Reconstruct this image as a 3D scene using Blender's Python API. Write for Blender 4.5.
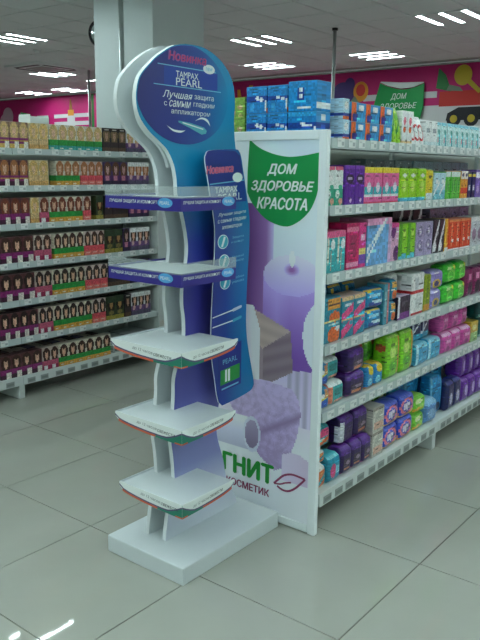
import bpy, math, random
from mathutils import Matrix, Vector
from mathutils.geometry import interpolate_bezier, tessellate_polygon

for o in list(bpy.data.objects):
    bpy.data.objects.remove(o)
SC = bpy.context.scene
COL = SC.collection
rnd = random.Random(7)

# ------------------------------------------------------------------ camera
CAM_POS = Vector((2.841, -1.843, 1.469))
YAW, PITCH, ROLL, FPX = 0.668697, 0.202232, 0.0116056, 733.53
fw = Vector((-math.sin(YAW)*math.cos(PITCH), math.cos(YAW)*math.cos(PITCH), -math.sin(PITCH)))
rt = Vector((math.cos(YAW), math.sin(YAW), 0))
up = rt.cross(fw)
rt2 = rt*math.cos(ROLL) + up*math.sin(ROLL)
up2 = rt2.cross(fw)
cam_data = bpy.data.cameras.new('camera')
cam_data.sensor_fit = 'VERTICAL'
cam_data.sensor_height = 36.0
cam_data.lens = FPX/640*36.0
cam = bpy.data.objects.new('camera', cam_data)
cam.matrix_world = Matrix(((rt2.x, up2.x, -fw.x, CAM_POS.x), (rt2.y, up2.y, -fw.y, CAM_POS.y), (rt2.z, up2.z, -fw.z, CAM_POS.z), (0, 0, 0, 1)))
COL.objects.link(cam)
SC.camera = cam

# ------------------------------------------------------------------ world, exposure, lamp strength
world = bpy.data.worlds.new('world')
SC.world = world
world.use_nodes = True
world.node_tree.nodes['Background'].inputs[0].default_value = (0.75, 0.85, 0.82, 1)
world.node_tree.nodes['Background'].inputs[1].default_value = 0.05
SC.view_settings.view_transform = 'Standard'
SC.view_settings.look = 'None'
SC.view_settings.gamma = 1.0
SC.view_settings.use_curve_mapping = False
SC.view_settings.exposure = 1.62
TUBE_STRENGTH = 14.0
TUBE_COLOR = (0.83, 1.0, 1.0)

# ------------------------------------------------------------------ helpers
def lin(c):
    r = []
    for v in c[:3]:
        v = v/255.0
        r.append(v/12.92 if v <= 0.04045 else ((v+0.055)/1.055)**2.4)
    return (r[0], r[1], r[2], 1.0)

def new_mat(name):
    m = bpy.data.materials.new(name)
    m.use_nodes = True
    return m, m.node_tree, m.node_tree.nodes['Principled BSDF']

def plain(name, rgb, rough=0.5, metal=0.0, noise=0.0, spec=0.5, scale=30.0):
    """procedural: a faint noise mottles the base colour and the roughness"""
    m, nt, b = new_mat(name)
    b.inputs['Roughness'].default_value = rough
    b.inputs['Metallic'].default_value = metal
    b.inputs['Specular IOR Level'].default_value = spec
    n = nt.nodes.new('ShaderNodeTexNoise')
    tc = nt.nodes.new('ShaderNodeTexCoord')
    nt.links.new(tc.outputs['Object'], n.inputs['Vector'])
    n.inputs['Scale'].default_value = scale
    mx = nt.nodes.new('ShaderNodeMix')
    mx.data_type = 'RGBA'
    c = lin(rgb)
    k = 1.0 - max(noise, 0.03)
    mx.inputs[6].default_value = c
    mx.inputs[7].default_value = (c[0]*k, c[1]*k, c[2]*k, 1)
    nt.links.new(n.outputs['Fac'], mx.inputs[0])
    nt.links.new(mx.outputs[2], b.inputs['Base Color'])
    return m

def printed(name, rough, coat=0.0, bump=0.0):
    """printed card or film: the ink comes from the face colours of the mesh"""
    m, nt, b = new_mat(name)
    a = nt.nodes.new('ShaderNodeAttribute')
    a.attribute_name = 'ink'
    nt.links.new(a.outputs['Color'], b.inputs['Base Color'])
    b.inputs['Roughness'].default_value = rough
    b.inputs['Coat Weight'].default_value = coat
    b.inputs['Coat Roughness'].default_value = 0.25
    if bump:
        n = nt.nodes.new('ShaderNodeTexNoise')
        n.inputs['Scale'].default_value = 45
        tc = nt.nodes.new('ShaderNodeTexCoord')
        nt.links.new(tc.outputs['Object'], n.inputs['Vector'])
        bp = nt.nodes.new('ShaderNodeBump')
        bp.inputs['Strength'].default_value = bump
        bp.inputs['Distance'].default_value = 0.01
        nt.links.new(n.outputs['Fac'], bp.inputs['Height'])
        nt.links.new(bp.outputs['Normal'], b.inputs['Normal'])
    return m

def ramp_mat(name, axis, stops, rough=0.4, coat=0.0):
    """colour ramp along an object axis (a printed colour run)"""
    m, nt, b = new_mat(name)
    tc = nt.nodes.new('ShaderNodeTexCoord')
    sx = nt.nodes.new('ShaderNodeSeparateXYZ')
    nt.links.new(tc.outputs['Object'], sx.inputs[0])
    mr = nt.nodes.new('ShaderNodeMapRange')
    mr.inputs[1].default_value = stops[0][0]
    mr.inputs[2].default_value = stops[-1][0]
    nt.links.new(sx.outputs[axis], mr.inputs[0])
    cr = nt.nodes.new('ShaderNodeValToRGB')
    lo, hi = stops[0][0], stops[-1][0]
    el = cr.color_ramp.elements
    while len(el) < len(stops):
        el.new(0.5)
    for e, (p, c) in zip(el, stops):
        e.position = (p-lo)/(hi-lo)
        e.color = lin(c)
    nt.links.new(mr.outputs[0], cr.inputs[0])
    nt.links.new(cr.outputs[0], b.inputs['Base Color'])
    b.inputs['Roughness'].default_value = rough
    b.inputs['Coat Weight'].default_value = coat
    return m

class MB:
    """collects faces; ink = one colour per face"""
    def __init__(s):
        s.v, s.f, s.c = [], [], []
    def face(s, pts, col=None):
        n = len(s.v)
        s.v += [tuple(p) for p in pts]
        s.f.append(tuple(range(n, n+len(pts))))
        s.c.append(col)
    def box(s, x0, x1, y0, y1, z0, z1, col=None):
        n = len(s.v)
        s.v += [(x0, y0, z0), (x1, y0, z0), (x1, y1, z0), (x0, y1, z0), (x0, y0, z1), (x1, y0, z1), (x1, y1, z1), (x0, y1, z1)]
        for q in ((3, 2, 1, 0), (4, 5, 6, 7), (0, 1, 5, 4), (1, 2, 6, 5), (2, 3, 7, 6), (3, 0, 4, 7)):
            s.f.append(tuple(n+i for i in q))
            s.c.append(col)
        return s
    def prism(s, pts, axis, a, b, col=None, side=None):
        """outline (2-D, counter-clockwise as seen from +axis) pushed from a to b along the axis"""
        def P(p, t):
            return {'x': (t, p[0], p[1]), 'y': (p[0], t, p[1]), 'z': (p[0], p[1], t)}[axis]
        n, k = len(s.v), len(pts)
        s.v += [P(p, a) for p in pts] + [P(p, b) for p in pts]
        s.f.append(tuple(n+i for i in reversed(range(k)))); s.c.append(col)
        s.f.append(tuple(n+k+i for i in range(k))); s.c.append(col)
        for i in range(k):
            j = (i+1) % k
            s.f.append((n+i, n+j, n+k+j, n+k+i)); s.c.append(side or col)
        return s
    def tube(s, x, y, z0, z1, r, seg=12, col=None):
        return s.prism([(x+r*math.cos(t*2*math.pi/seg), y+r*math.sin(t*2*math.pi/seg)) for t in range(seg)], 'z', z0, z1, col)
    def mesh(s, name, mat, off=(0, 0, 0), smooth=False):
        me = bpy.data.meshes.new(name)
        me.from_pydata([(p[0]-off[0], p[1]-off[1], p[2]-off[2]) for p in s.v], [], s.f)
        if any(c is not None for c in s.c):
            at = me.color_attributes.new('ink', 'FLOAT_COLOR', 'CORNER')
            buf = []
            for f, c in zip(s.f, s.c):
                buf += list(lin(c or (200, 200, 200)))*len(f)
            at.data.foreach_set('color', buf)
        if isinstance(mat, (list, tuple)):
            for m in mat:
                me.materials.append(m)
        else:
            me.materials.append(mat)
        if smooth:
            me.polygons.foreach_set('use_smooth', [True]*len(me.polygons))
        me.update()
        return me

LABELS = {}
def tag(o, label, cat, group=None, kind=None):
    n = len(label.split())
    if not 4 <= n <= 16:
        print('LABEL LENGTH', n, label)
    if label in LABELS and LABELS[label] != group:
        print('LABEL REPEATED', label)
    LABELS[label] = group or '-'
    o['label'] = label
    o['category'] = cat
    if group: o['group'] = group
    if kind: o['kind'] = kind
    return o

def wloc(o):
    p = Vector((0, 0, 0))
    while o is not None:
        p += o.location
        o = o.parent
    return p

def empty(name, loc, label, cat, group=None):
    o = bpy.data.objects.new(name, None)
    o.location = loc
    o.empty_display_size = 0.1
    COL.objects.link(o)
    return tag(o, label, cat, group)

def put(name, mesh, parent=None, loc=(0, 0, 0), rz=0.0):
    o = bpy.data.objects.new(name, mesh)
    o.location = loc
    o.rotation_euler = (0, 0, rz)
    o.parent = parent
    COL.objects.link(o)
    return o

def bevel(o, w, seg=2):
    b = o.modifiers.new('bevel', 'BEVEL')
    b.width, b.segments, b.limit_method = w, seg, 'ANGLE'
    return o

def part(name, mb, mat, parent, smooth=False):
    """mesh given in room coordinates, hung under its parent (never rotated)"""
    return put(name, mb.mesh(name, mat, wloc(parent) if parent else (0, 0, 0), smooth), parent)

def struct(name, mb, mat):
    o = part(name, mb, mat, None)
    o['kind'] = 'structure'
    return o

AXES = {'+x': ((0, 1, 0), (0, 0, 1), (1, 0, 0)), '-y': ((1, 0, 0), (0, 0, 1), (0, -1, 0))}
def text(name, body, pos, facing, mat, parent, width=None, height=None, shear=0.0, bold=0.0, tilt=0.0, depth=0.0006, fat=0.0):
    """lettering with real (thin) relief; pos = centre of the words in room coordinates"""
    cu = bpy.data.curves.new(name, 'FONT')
    cu.body = body
    cu.align_x, cu.align_y = 'CENTER', 'CENTER'
    cu.shear = shear
    to = bpy.data.objects.new(name, cu)
    COL.objects.link(to)
    bpy.context.view_layer.update()
    oc = to.to_curve(bpy.context.evaluated_depsgraph_get())
    loops = []
    for sp_ in oc.splines:
        bz = sp_.bezier_points
        L = []
        for i in range(len(bz)):
            p, q = bz[i], bz[(i+1) % len(bz)]
            straight = p.handle_right_type == 'VECTOR' and q.handle_left_type == 'VECTOR'
            if not straight:
                dv = q.co-p.co
                straight = abs(dv.cross(p.handle_right-p.co).z)+abs(dv.cross(q.handle_left-q.co).z) < 1e-7
            if straight: L.append((p.co.x, p.co.y))
            else: L += [(c.x, c.y) for c in interpolate_bezier(p.co, p.handle_right, q.handle_left, q.co, 5)[:-1]]
        L2 = [c for k, c in enumerate(L) if math.hypot(c[0]-L[k-1][0], c[1]-L[k-1][1]) > 1e-5]
        if len(L2) > 2: loops.append(L2)
    to.to_curve_clear()
    bpy.data.objects.remove(to)
    bpy.data.curves.remove(cu)
    def area(L): return sum(L[k-1][0]*L[k][1]-L[k][0]*L[k-1][1] for k in range(len(L)))/2
    sgn = 1 if area(max(loops, key=lambda L: abs(area(L)))) > 0 else -1
    outs = sorted([L for L in loops if area(L)*sgn > 0], key=lambda L: abs(area(L)))
    holes = {k: [] for k in range(len(outs))}
    for L in loops:
        if area(L)*sgn < 0:
            for k, O in enumerate(outs):
                if inside(O, L[0][0], L[0][1]):
                    holes[k].append(L); break
            else:            # a lone contour wound the other way is a glyph stroke too
                holes[len(outs)] = []; outs.append(L)
    tv, tf = [], []
    for k, O in enumerate(outs):
        rings = [O]+holes[k]
        n0 = len(tv)
        for L in rings: tv += [(c[0], c[1], 0.00004*(k % 7)) for c in L]
        for t in tessellate_polygon([[Vector((c[0], c[1], 0)) for c in L] for L in rings]):
            A_, B_, C_ = [tv[n0+i] for i in t]
            t = tuple(n0+i for i in t)
            tf.append(t if (B_[0]-A_[0])*(C_[1]-A_[1])-(B_[1]-A_[1])*(C_[0]-A_[0]) > 0 else t[::-1])
    me = bpy.data.meshes.new(name)
    me.from_pydata(tv, [], tf)
    xs = [v[0] for v in tv]; ys = [v[1] for v in tv]
    cx, cy, w, h = (min(xs)+max(xs))/2, (min(ys)+max(ys))/2, max(xs)-min(xs), max(ys)-min(ys)
    sx = width/w if width else height/h
    sy = height/h if height else sx
    ax, ay, an = [Vector(a) for a in AXES[facing]]
    c, s_ = math.cos(tilt), math.sin(tilt)
    base = Vector(pos)-wloc(parent)
    for v in me.vertices:
        a, b = (v.co.x-cx)*sx, (v.co.y-cy)*sy
        v.co = base + ax*(a*c-b*s_) + ay*(a*s_+b*c) + an*(depth+v.co.z)
    if not fat and bold: fat = bold*sx*0.5
    if fat:      # heavier strokes: the same letters side by side, a hair apart
        vs0, fs0 = [v.co.copy() for v in me.vertices], [tuple(p.vertices) for p in me.polygons]
        vs1, fs1 = [], []
        for q, (du, dv) in enumerate(((-fat, 0), (fat, 0), (0, fat*0.6), (0, -fat*0.6))):
            vs1 += [v + ax*du + ay*dv + an*0.0001*q for v in vs0]
            fs1 += [tuple(i+q*len(vs0) for i in f) for f in fs0]
        me = bpy.data.meshes.new(name)
        me.from_pydata(vs1, [], fs1)
    me.materials.clear()
    me.materials.append(mat)
    me.name = name
    return put(name, me, parent)

def ell(cu, cv, ru, rv, n=28, a0=0.0, a1=2*math.pi):
    return [(cu+ru*math.cos(a0+(a1-a0)*i/n), cv+rv*math.sin(a0+(a1-a0)*i/n)) for i in range(n)]

def smooth_line(pts, k=4):
    """Catmull-Rom through the points"""
    out = []
    n = len(pts)
    for i in range(n-1):
        p0, p1, p2, p3 = pts[max(i-1, 0)], pts[i], pts[i+1], pts[min(i+2, n-1)]
        for j in range(k):
            t = j/k
            out.append(tuple(0.5*((2*b)+(-a+c)*t+(2*a-5*b+4*c-d)*t*t+(-a+3*b-3*c+d)*t**3) for a, b, c, d in zip(p0, p1, p2, p3)))
    out.append(pts[-1])
    return out

def inside(poly, x, y):
    r = False
    j = len(poly)-1
    for i in range(len(poly)):
        xi, yi = poly[i]; xj, yj = poly[j]
        if (yi > y) != (yj > y) and x < (xj-xi)*(y-yi)/(yj-yi)+xi:
            r = not r
        j = i
    return r

# ------------------------------------------------------------------ materials
M_white = plain('white_powder_coat', (226, 232, 230), 0.35)
M_shelf = plain('white_shelf_steel', (212, 220, 218), 0.4)
M_rail = plain('grey_price_rail', (186, 198, 198), 0.3)
M_back = plain('back_panel_white', (222, 228, 220), 0.5)
M_card = printed('printed_card', 0.42)
M_gloss = printed('printed_carton_gloss', 0.3, 0.25)
M_film = printed('printed_film', 0.28, 0.3, 0.35)
M_print = printed('poster_print', 0.38)
M_alu = plain('brushed_aluminium', (190, 198, 198), 0.3, 0.85)
M_frame = plain('white_poster_frame', (236, 244, 246), 0.3)
M_green = plain('leaf_green_print', (18, 150, 74), 0.45)
M_ink_white = plain('white_ink', (235, 242, 240), 0.5)
M_ink_green = plain('green_ink', (20, 150, 50), 0.5)
M_ink_plum = plain('plum_ink', (150, 55, 100), 0.5)
M_ink_red = plain('rose_red_ink', (204, 62, 112), 0.5)
M_ink_grey = plain('grey_ink', (120, 128, 132), 0.5)
M_ink_dark = plain('charcoal_ink', (62, 70, 80), 0.5)
M_ink_cyan = plain('pale_cyan_ink', (120, 195, 225), 0.45)
M_ink_navy = plain('navy_ink', (38, 52, 140), 0.45)
M_ink_violet = plain('violet_fascia_print', (56, 48, 140), 0.35)
M_ink_orange = plain('orange_ink', (214, 96, 62), 0.45)
M_ink_teal = plain('teal_green_ink', (38, 128, 106), 0.45)
M_stand = plain('white_foam_board', (212, 220, 222), 0.4)
M_boardgrey = plain('white_board_edge', (232, 238, 240), 0.45)
M_dark = plain('black_plastic', (28, 30, 32), 0.4)

# clear acrylic lip
m, nt, b = new_mat('clear_acrylic')
b.inputs['Alpha'].default_value = 0.28
b.inputs['Roughness'].default_value = 0.12
b.inputs['Base Color'].default_value = (0.62, 0.7, 0.7, 1)
M_acrylic = m

# lamp tubes
m, nt, b = new_mat('fluorescent_tube')
b.inputs['Emission Color'].default_value = TUBE_COLOR + (1,)
b.inputs['Emission Strength'].default_value = TUBE_STRENGTH
b.inputs['Base Color'].default_value = (0.9, 0.9, 0.9, 1)
M_tube = m

# polished floor tile
m, nt, b = new_mat('polished_floor_tile')
tc = nt.nodes.new('ShaderNodeTexCoord')
geo = nt.nodes.new('ShaderNodeNewGeometry')
n1 = nt.nodes.new('ShaderNodeTexNoise'); n1.inputs['Scale'].default_value = 3.0; n1.inputs['Detail'].default_value = 4
n2 = nt.nodes.new('ShaderNodeTexNoise'); n2.inputs['Scale'].default_value = 60.0
nt.links.new(geo.outputs['Position'], n1.inputs['Vector'])
nt.links.new(geo.outputs['Position'], n2.inputs['Vector'])
mx = nt.nodes.new('ShaderNodeMix'); mx.data_type = 'RGBA'
mx.inputs[6].default_value = lin((158, 160, 151)); mx.inputs[7].default_value = lin((171, 173, 164))
nt.links.new(n1.outputs['Fac'], mx.inputs[0])
nt.links.new(mx.outputs[2], b.inputs['Base Color'])
b.inputs['Roughness'].default_value = 0.03
b.inputs['IOR'].default_value = 1.5
n3 = nt.nodes.new('ShaderNodeTexNoise'); n3.inputs['Scale'].default_value = 2.2; n3.inputs['Detail'].default_value = 1
nt.links.new(geo.outputs['Position'], n3.inputs['Vector'])
bp = nt.nodes.new('ShaderNodeBump'); bp.inputs['Strength'].default_value = 0.02; bp.inputs['Distance'].default_value = 0.02
nt.links.new(n3.outputs['Fac'], bp.inputs['Height'])
nt.links.new(bp.outputs['Normal'], b.inputs['Normal'])
M_tile = m
M_grout = plain('dark_tile_joint', (92, 90, 82), 0.8)
M_ceil = plain('mineral_fibre_ceiling_tile', (232, 238, 238), 0.85, noise=0.06, scale=60)
M_tbar = plain('ceiling_grid_bar', (170, 176, 172), 0.5)
M_pink = plain('magenta_wall_paint', (196, 26, 112), 0.6)
M_wall = plain('white_wall_paint', (214, 220, 214), 0.7)
M_column = plain('white_column_paint', (214, 224, 224), 0.6)

# ------------------------------------------------------------------ room shell
RX0, RX1, RY0, RY1, RH = -14.0, 5.0, -8.0, 8.65, 3.0
struct('wall_back', MB().box(RX0, RX1, RY1, RY1+0.12, 0, RH), M_pink)
WALL = bpy.data.objects['wall_back']
struct('wall_left', MB().box(RX0-0.12, RX0, RY0, RY1, 0, RH), M_wall)
struct('wall_right', MB().box(RX1, RX1+0.12, RY0, RY1, 0, RH), M_wall)
struct('wall_front', MB().box(RX0, RX1, RY0-0.12, RY0, 0, RH), M_wall)

# floor: joint bed plus tiles 0.6 m
floor = struct('floor', MB().box(RX0, RX1, RY0, RY1, -0.06, -0.004), M_grout)
floor.name = 'floor'
def cell_mesh(name, s, z0, z1, ch, mat, flip=False):
    """square plate with chamfered upper (or lower) edges, centred"""
    h = s/2
    mb = MB()
    if not flip:
        a = [(-h, -h, z0), (h, -h, z0), (h, h, z0), (-h, h, z0)]
        bb = [(-h, -h, z1-ch), (h, -h, z1-ch), (h, h, z1-ch), (-h, h, z1-ch)]
        k = h-ch
        c = [(-k, -k, z1), (k, -k, z1), (k, k, z1), (-k, k, z1)]
        mb.face(c)
        for i in range(4):
            j = (i+1) % 4
            mb.face((a[i], a[j], bb[j], bb[i])); mb.face((bb[i], bb[j], c[j], c[i]))
    else:
        a = [(-h, -h, z1), (h, -h, z1), (h, h, z1), (-h, h, z1)]
        k = h-ch
        c = [(-k, -k, z0), (k, -k, z0), (k, k, z0), (-k, k, z0)]
        mb.face(list(reversed(c)))
        for i in range(4):
            j = (i+1) % 4
            mb.face((a[j], a[i], c[i], c[j]))
    return mb.mesh(name, mat)

def px_of(x, y, z):
    """where a room point falls in the frame; only used to choose which tiles are single objects"""
    d = Vector((x, y, z))-CAM_POS
    t = d.dot(fw)
    if t < 0.2: return None
    return 240+FPX*d.dot(rt2)/t, 320-FPX*d.dot(up2)/t

def lay(cells, s, z0, z1, ch, mat, name, parent, flip, zview, limit=295):
    me = cell_mesh(name, s, z0, z1, ch, mat, flip)
    vis, rest = [], []
    for (x, y) in cells:
        p = px_of(x, y, zview)
        if p and -60 < p[0] < 540 and -60 < p[1] < 700:
            vis.append(((Vector((x, y, zview))-CAM_POS).length, x, y))
        else:
            rest.append((x, y))
    vis.sort()
    rest += [(x, y) for d, x, y in vis[limit:]]
    for d, x, y in vis[:limit]:
        put(name, me, parent, (x, y, 0))
    mb = MB()
    verts = [tuple(v.co) for v in me.vertices]
    polys = [tuple(p.vertices) for p in me.polygons]
    for x, y in rest:
        n = len(mb.v)
        mb.v += [(v[0]+x, v[1]+y, v[2]) for v in verts]
        for q in polys:
            mb.f.append(tuple(n+i for i in q)); mb.c.append(None)
    o = put(name+'_rest', mb.mesh(name+'_rest', mat), parent)
    o['kind'] = 'stuff'

cells = []
for i in range(-23, 8):
    for j in range(-13, 14):
        cells.append((0.6*i+0.3, 0.6*j+0.3))
lay(cells, 0.5955, -0.006, 0.0, 0.0004, M_tile, 'floor_tile', floor, False, 0)

# ceiling: slab, 0.6 m tiles and the fluorescent fixtures
ceiling = struct('ceiling', MB().box(RX0, RX1, RY0, RY1, RH+0.02, RH+0.12), M_tbar)
def tile_c(kx, ky):
    return (-3.09+0.6*kx+0.3, 5.34+0.6*ky+0.3)
FIX = {}
for kx, ky, ax in [(0, 0, 'y'), (4, 0, 'y'), (-4, -3, 'y'), (-8, 1, 'y'), (-2, 3, 'x'), (1, 3, 'x'), (-13, 4, 'x'), (-11, 4, 'x'), (-8, 3, 'x'),
                   (8, 0, 'y'), (8, -3, 'y'), (0, -6, 'y'), (8, -6, 'y'), (-9, -3, 'y'), (-9, -7, 'y'),  # from here on fixtures out of view, mostly added to brighten stand and racks
                   (12, -3, 'y'), (12, -6, 'y'), (12, 0, 'y'), (6, -9, 'y'), (10, -8, 'y'), (3, -10, 'y'), (1, -9, 'y'), (2, -12, 'y'), (-4, -9, 'y'), (12, -9, 'y'), (6, -11, 'y'), (10, -11, 'y'),
                   (4, -13, 'y'), (8, -13, 'y'), (12, -13, 'y'), (8, 3, 'x'), (-14, -3, 'y'), (-14, -7, 'y'), (6, -15, 'y'), (10, -15, 'y'), (2, -15, 'y'), (-3, -15, 'y'), (8, -17, 'y'), (4, -17, 'y'), (0, -18, 'y'), (12, -17, 'y'), (6, -20, 'y'), (10, -20, 'y'), (2, -20, 'y')]:
    FIX[(kx, ky)] = ax
AC = (-6.99-0.0, 5.55)
cells = []
for kx in range(-18, 13):
    for ky in range(-22, 5):
        if (kx, ky) in FIX: continue
        x, y = tile_c(kx, ky)
        cells.append((x, y))
lay(cells, 0.58, RH, RH+0.012, 0.004, M_ceil, 'ceiling_tile', ceiling, True, RH)
# fill strip between the last tile row and the back wall
struct('trim_1', MB().box(RX0, RX1, RY1-0.03, RY1-0.001, RH-0.02, RH-0.002), M_tbar)

def fixture_meshes():
    t = MB().box(-0.022, 0.022, -0.28, 0.28, RH-0.004, RH-0.0015).mesh('lamp_tube', M_tube)
    h = MB()
    h.box(-0.295, 0.295, -0.295, 0.295, RH-0.001, RH+0.012)
    for x0, x1 in ((-0.295, -0.262), (-0.208, -0.027), (0.027, 0.208), (0.262, 0.295)):
        h.box(x0, x1, -0.284, 0.284, RH-0.009, RH-0.001)
    h.box(-0.295, 0.295, -0.295, -0.284, RH-0.009, RH-0.001); h.box(-0.295, 0.295, 0.284, 0.295, RH-0.009, RH-0.001)
    return t, h.mesh('lamp_housing', M_ceil)
TUBE_ME, HOUSE_ME = fixture_meshes()
LAMP_LABEL = {(0, 0): 'three tube ceiling light nearest above the stacked blue boxes', (4, 0): 'large three tube ceiling light in the top right corner',
              (-4, -3): 'large three tube ceiling light cut by the left photo edge', (-8, 1): 'three tube ceiling light between air vent and white column',
              (-2, 3): 'far crosswise ceiling light above the blue boxes, left of the thin pole', (1, 3): 'far crosswise ceiling light directly right of the thin pole',
              (-13, 4): 'farthest left crosswise ceiling light near the pink wall', (-11, 4): 'second crosswise ceiling light from left near the pink wall',
              (-8, 3): 'crosswise ceiling light partly hidden by the white column'}
for (kx, ky), ax in FIX.items():
    x, y = tile_c(kx, ky)
    lab = LAMP_LABEL.get((kx, ky), 'unseen three tube ceiling light added to light the room')
    r = empty('ceiling_light', (x, y, 0), lab, 'ceiling light', 'recessed ceiling lights')
    rz = 0 if ax == 'y' else math.pi/2
    put('lamp_housing', HOUSE_ME, r, (0, 0, 0), rz)
    for k in (-1, 0, 1):
        d = 0.235*k
        put('lamp_tube', TUBE_ME, r, (d, 0, 0) if ax == 'y' else (0, d, 0), rz)

# cassette air conditioner in the ceiling
ac = empty('ceiling_air_vent', (-6.99, 5.64, RH), 'square white ceiling air vent with dark slots at upper left', 'air vent')
part('vent_panel', MB().prism([(-7.43, 5.2), (-6.55, 5.2), (-6.55, 6.08), (-7.43, 6.08)], 'z', RH-0.03, RH-0.001), M_ceil, ac)
for x0, x1, y0, y1 in ((-7.35, -7.3, 5.35, 5.93), (-6.68, -6.63, 5.35, 5.93), (-7.28, -6.7, 5.27, 5.32), (-7.28, -6.7, 5.96, 6.01)):
    part('vent_slot', MB().box(x0, x1, y0, y1, RH-0.034, RH-0.029), M_dark, ac)
part('vent_grille', MB().box(-7.2, -6.78, 5.43, 5.85, RH-0.037, RH-0.029), M_tbar, ac)
sp = empty('smoke_detector', (-5.65, 4.5, RH), 'small round smoke detector on ceiling at upper left', 'smoke detector')
part('detector_base', MB().tube(-5.65, 4.5, RH-0.02, RH-0.001, 0.06, 16), M_ceil, sp)
part('detector_head', MB().tube(-5.65, 4.5, RH-0.045, RH-0.02, 0.04, 16), M_ceil, sp)

# square column behind the left rack
struct('column', MB().box(-2.652, -1.898, 2.9, 3.565, 0, RH), M_column)
part('column_plinth', MB().box(-2.662, -1.888, 2.89, 3.575, 0.001, 0.08), M_wall, bpy.data.objects['column'])

# ------------------------------------------------------------------ printed pictures on the back wall
YW = RY1-0.002
def mural(name, pts, mat, lift=0.0):
    return part(name, MB().prism([(p[0], p[1]) for p in reversed(pts)], 'y', YW-0.003-lift, YW-lift*0.5), mat, WALL)
MU = {k: plain('mural_'+k, c, 0.6) for k, c in dict(white=(214, 214, 216), orange=(222, 150, 40), red=(206, 50, 44), green=(50, 128, 70), yellow=(204, 180, 50),
      black=(34, 36, 44), violet=(72, 48, 120), pale=(222, 190, 205), leaf=(30, 120, 50), brown=(186, 120, 60), grey=(120, 140, 120)).items()}
def rect(x0, x1, z0, z1): return [(x0, z0), (x1, z0), (x1, z1), (x0, z1)]
mural('wall_stripe', rect(-10.7, -9.5, 2.52, 2.6), MU['white'])
mural('wall_stripe', rect(-10.7, -9.5, 2.36, 2.44), MU['white'])
mural('wall_stripe', rect(-9.46, -9.38, 1.5, 2.97), MU['leaf'])
mural('wall_stripe', rect(-3.05, -1.84, 2.53, 2.62), MU['white'])
mural('wall_stripe', rect(-2.1, -0.6, 1.9, 2.42), MU['white'])
mural('wall_stripe', rect(-3.7, -2.7, 2.25, 2.33), MU['white'])
def mural_pic(prefix, shapes):
    for i, (nm, pts, mt) in enumerate(shapes):
        mural(nm, pts, MU[mt], 0.002*(i+1))
mural_pic('flower', [('flower_picture', ell(-12.4, 2.62, 0.2, 0.2), 'pale'), ('flower_picture', ell(-12.55, 2.5, 0.17, 0.17), 'pale')])
mural_pic('bottle', [('bottle_picture', rect(-10.25, -10.0, 2.2, 2.56), 'white'), ('bottle_picture', rect(-10.22, -10.03, 2.56, 2.68), 'orange'), ('bottle_picture', [(-10.17, 2.68), (-10.08, 2.68), (-10.11, 2.9), (-10.14, 2.9)], 'brown')])
mural_pic('giraffe', [('giraffe_picture', ell(-5.42, 2.58, 0.2, 0.14), 'orange'), ('giraffe_picture', [(-5.36, 2.62), (-5.26, 2.62), (-5.22, 2.9), (-5.3, 2.9)], 'orange'), ('giraffe_picture', [(-5.55, 2.66), (-5.46, 2.66), (-5.5, 2.84), (-5.56, 2.84)], 'orange'), ('giraffe_picture', rect(-5.52, -5.36, 2.2, 2.5), 'orange'), ('giraffe_picture', ell(-5.35, 2.6, 0.03, 0.03, 10), 'brown')])
mural_pic('parrot', [('toy_picture', ell(-3.42, 2.66, 0.2, 0.18), 'violet'), ('toy_picture', ell(-3.3, 2.8, 0.09, 0.1), 'violet'), ('toy_picture', ell(-3.1, 2.68, 0.13, 0.15), 'orange'), ('toy_picture', ell(-3.1, 2.7, 0.08, 0.09), 'red'), ('toy_picture', [(-3.38, 2.42), (-3.05, 2.42), (-3.2, 2.62)], 'grey')])
mural_pic('sand', [('toy_picture', [(-1.86, 2.66), (-1.62, 2.6), (-1.72, 2.84), (-1.83, 2.94)], 'green'), ('toy_picture', [(-1.7, 2.62), (-1.45, 2.6), (-1.5, 2.66), (-1.66, 2.7)], 'grey'),
                   ('toy_picture', ell(-1.46, 2.82, 0.13, 0.14), 'yellow'), ('toy_picture', [(-1.43, 2.74), (-1.37, 2.78), (-1.18, 2.6), (-1.22, 2.56)], 'yellow')])
mural_pic('truck', [('truck_picture', rect(-1.8, -0.7, 2.4, 2.61), 'red'), ('truck_picture', [(-1.68, 2.2), (-0.8, 2.2), (-0.8, 2.38), (-1.5, 2.38), (-1.66, 2.3)], 'black')]
          + [('truck_picture', ell(cx, 2.22, 0.11, 0.11, 16), 'black') for cx in (-1.56, -1.3, -1.05)] + [('truck_picture', ell(cx, 2.22, 0.055, 0.055, 12), 'yellow') for cx in (-1.56, -1.3, -1.05)])

# green leaf-shaped sign hung on the back wall
ls = empty('leaf_sign', (-2.41, 8.6, 2.1), 'green leaf shaped sign with white lettering on the far pink wall', 'sign')
LEAF_B = [(-2.83, 2.46), (-2.74, 2.78)] + smooth_line([(-2.74, 2.78), (-2.6, 2.72), (-2.4, 2.67), (-2.2, 2.68), (-2.02, 2.74)])[1:] + [(-2.02, 2.4), (-2.08, 2.15), (-2.25, 2.0), (-2.42, 1.95), (-2.6, 2.02), (-2.76, 2.2)]
part('sign_board', MB().prism(list(LEAF_B), 'y', 8.585, 8.6), M_green, ls)
part('sign_crest', MB().prism([(-2.74, 2.79), (-2.72, 2.8), (-2.4, 2.77), (-2.03, 2.755), (-2.03, 2.745), (-2.2, 2.69), (-2.4, 2.68), (-2.6, 2.73)], 'y', 8.587, 8.6), M_ink_white, ls)
for body, x, z, w in (('ДОМ', -2.42, 2.565, 0.26), ('ЗДОРОВЬЕ', -2.42, 2.425, 0.6), ('КРАСОТА', -2.4, 2.29, 0.5)):
    text('sign_lettering', body, (x, 8.583, z), '-y', M_ink_white, ls, w, 0.1, 0.25, 0.02)

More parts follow.
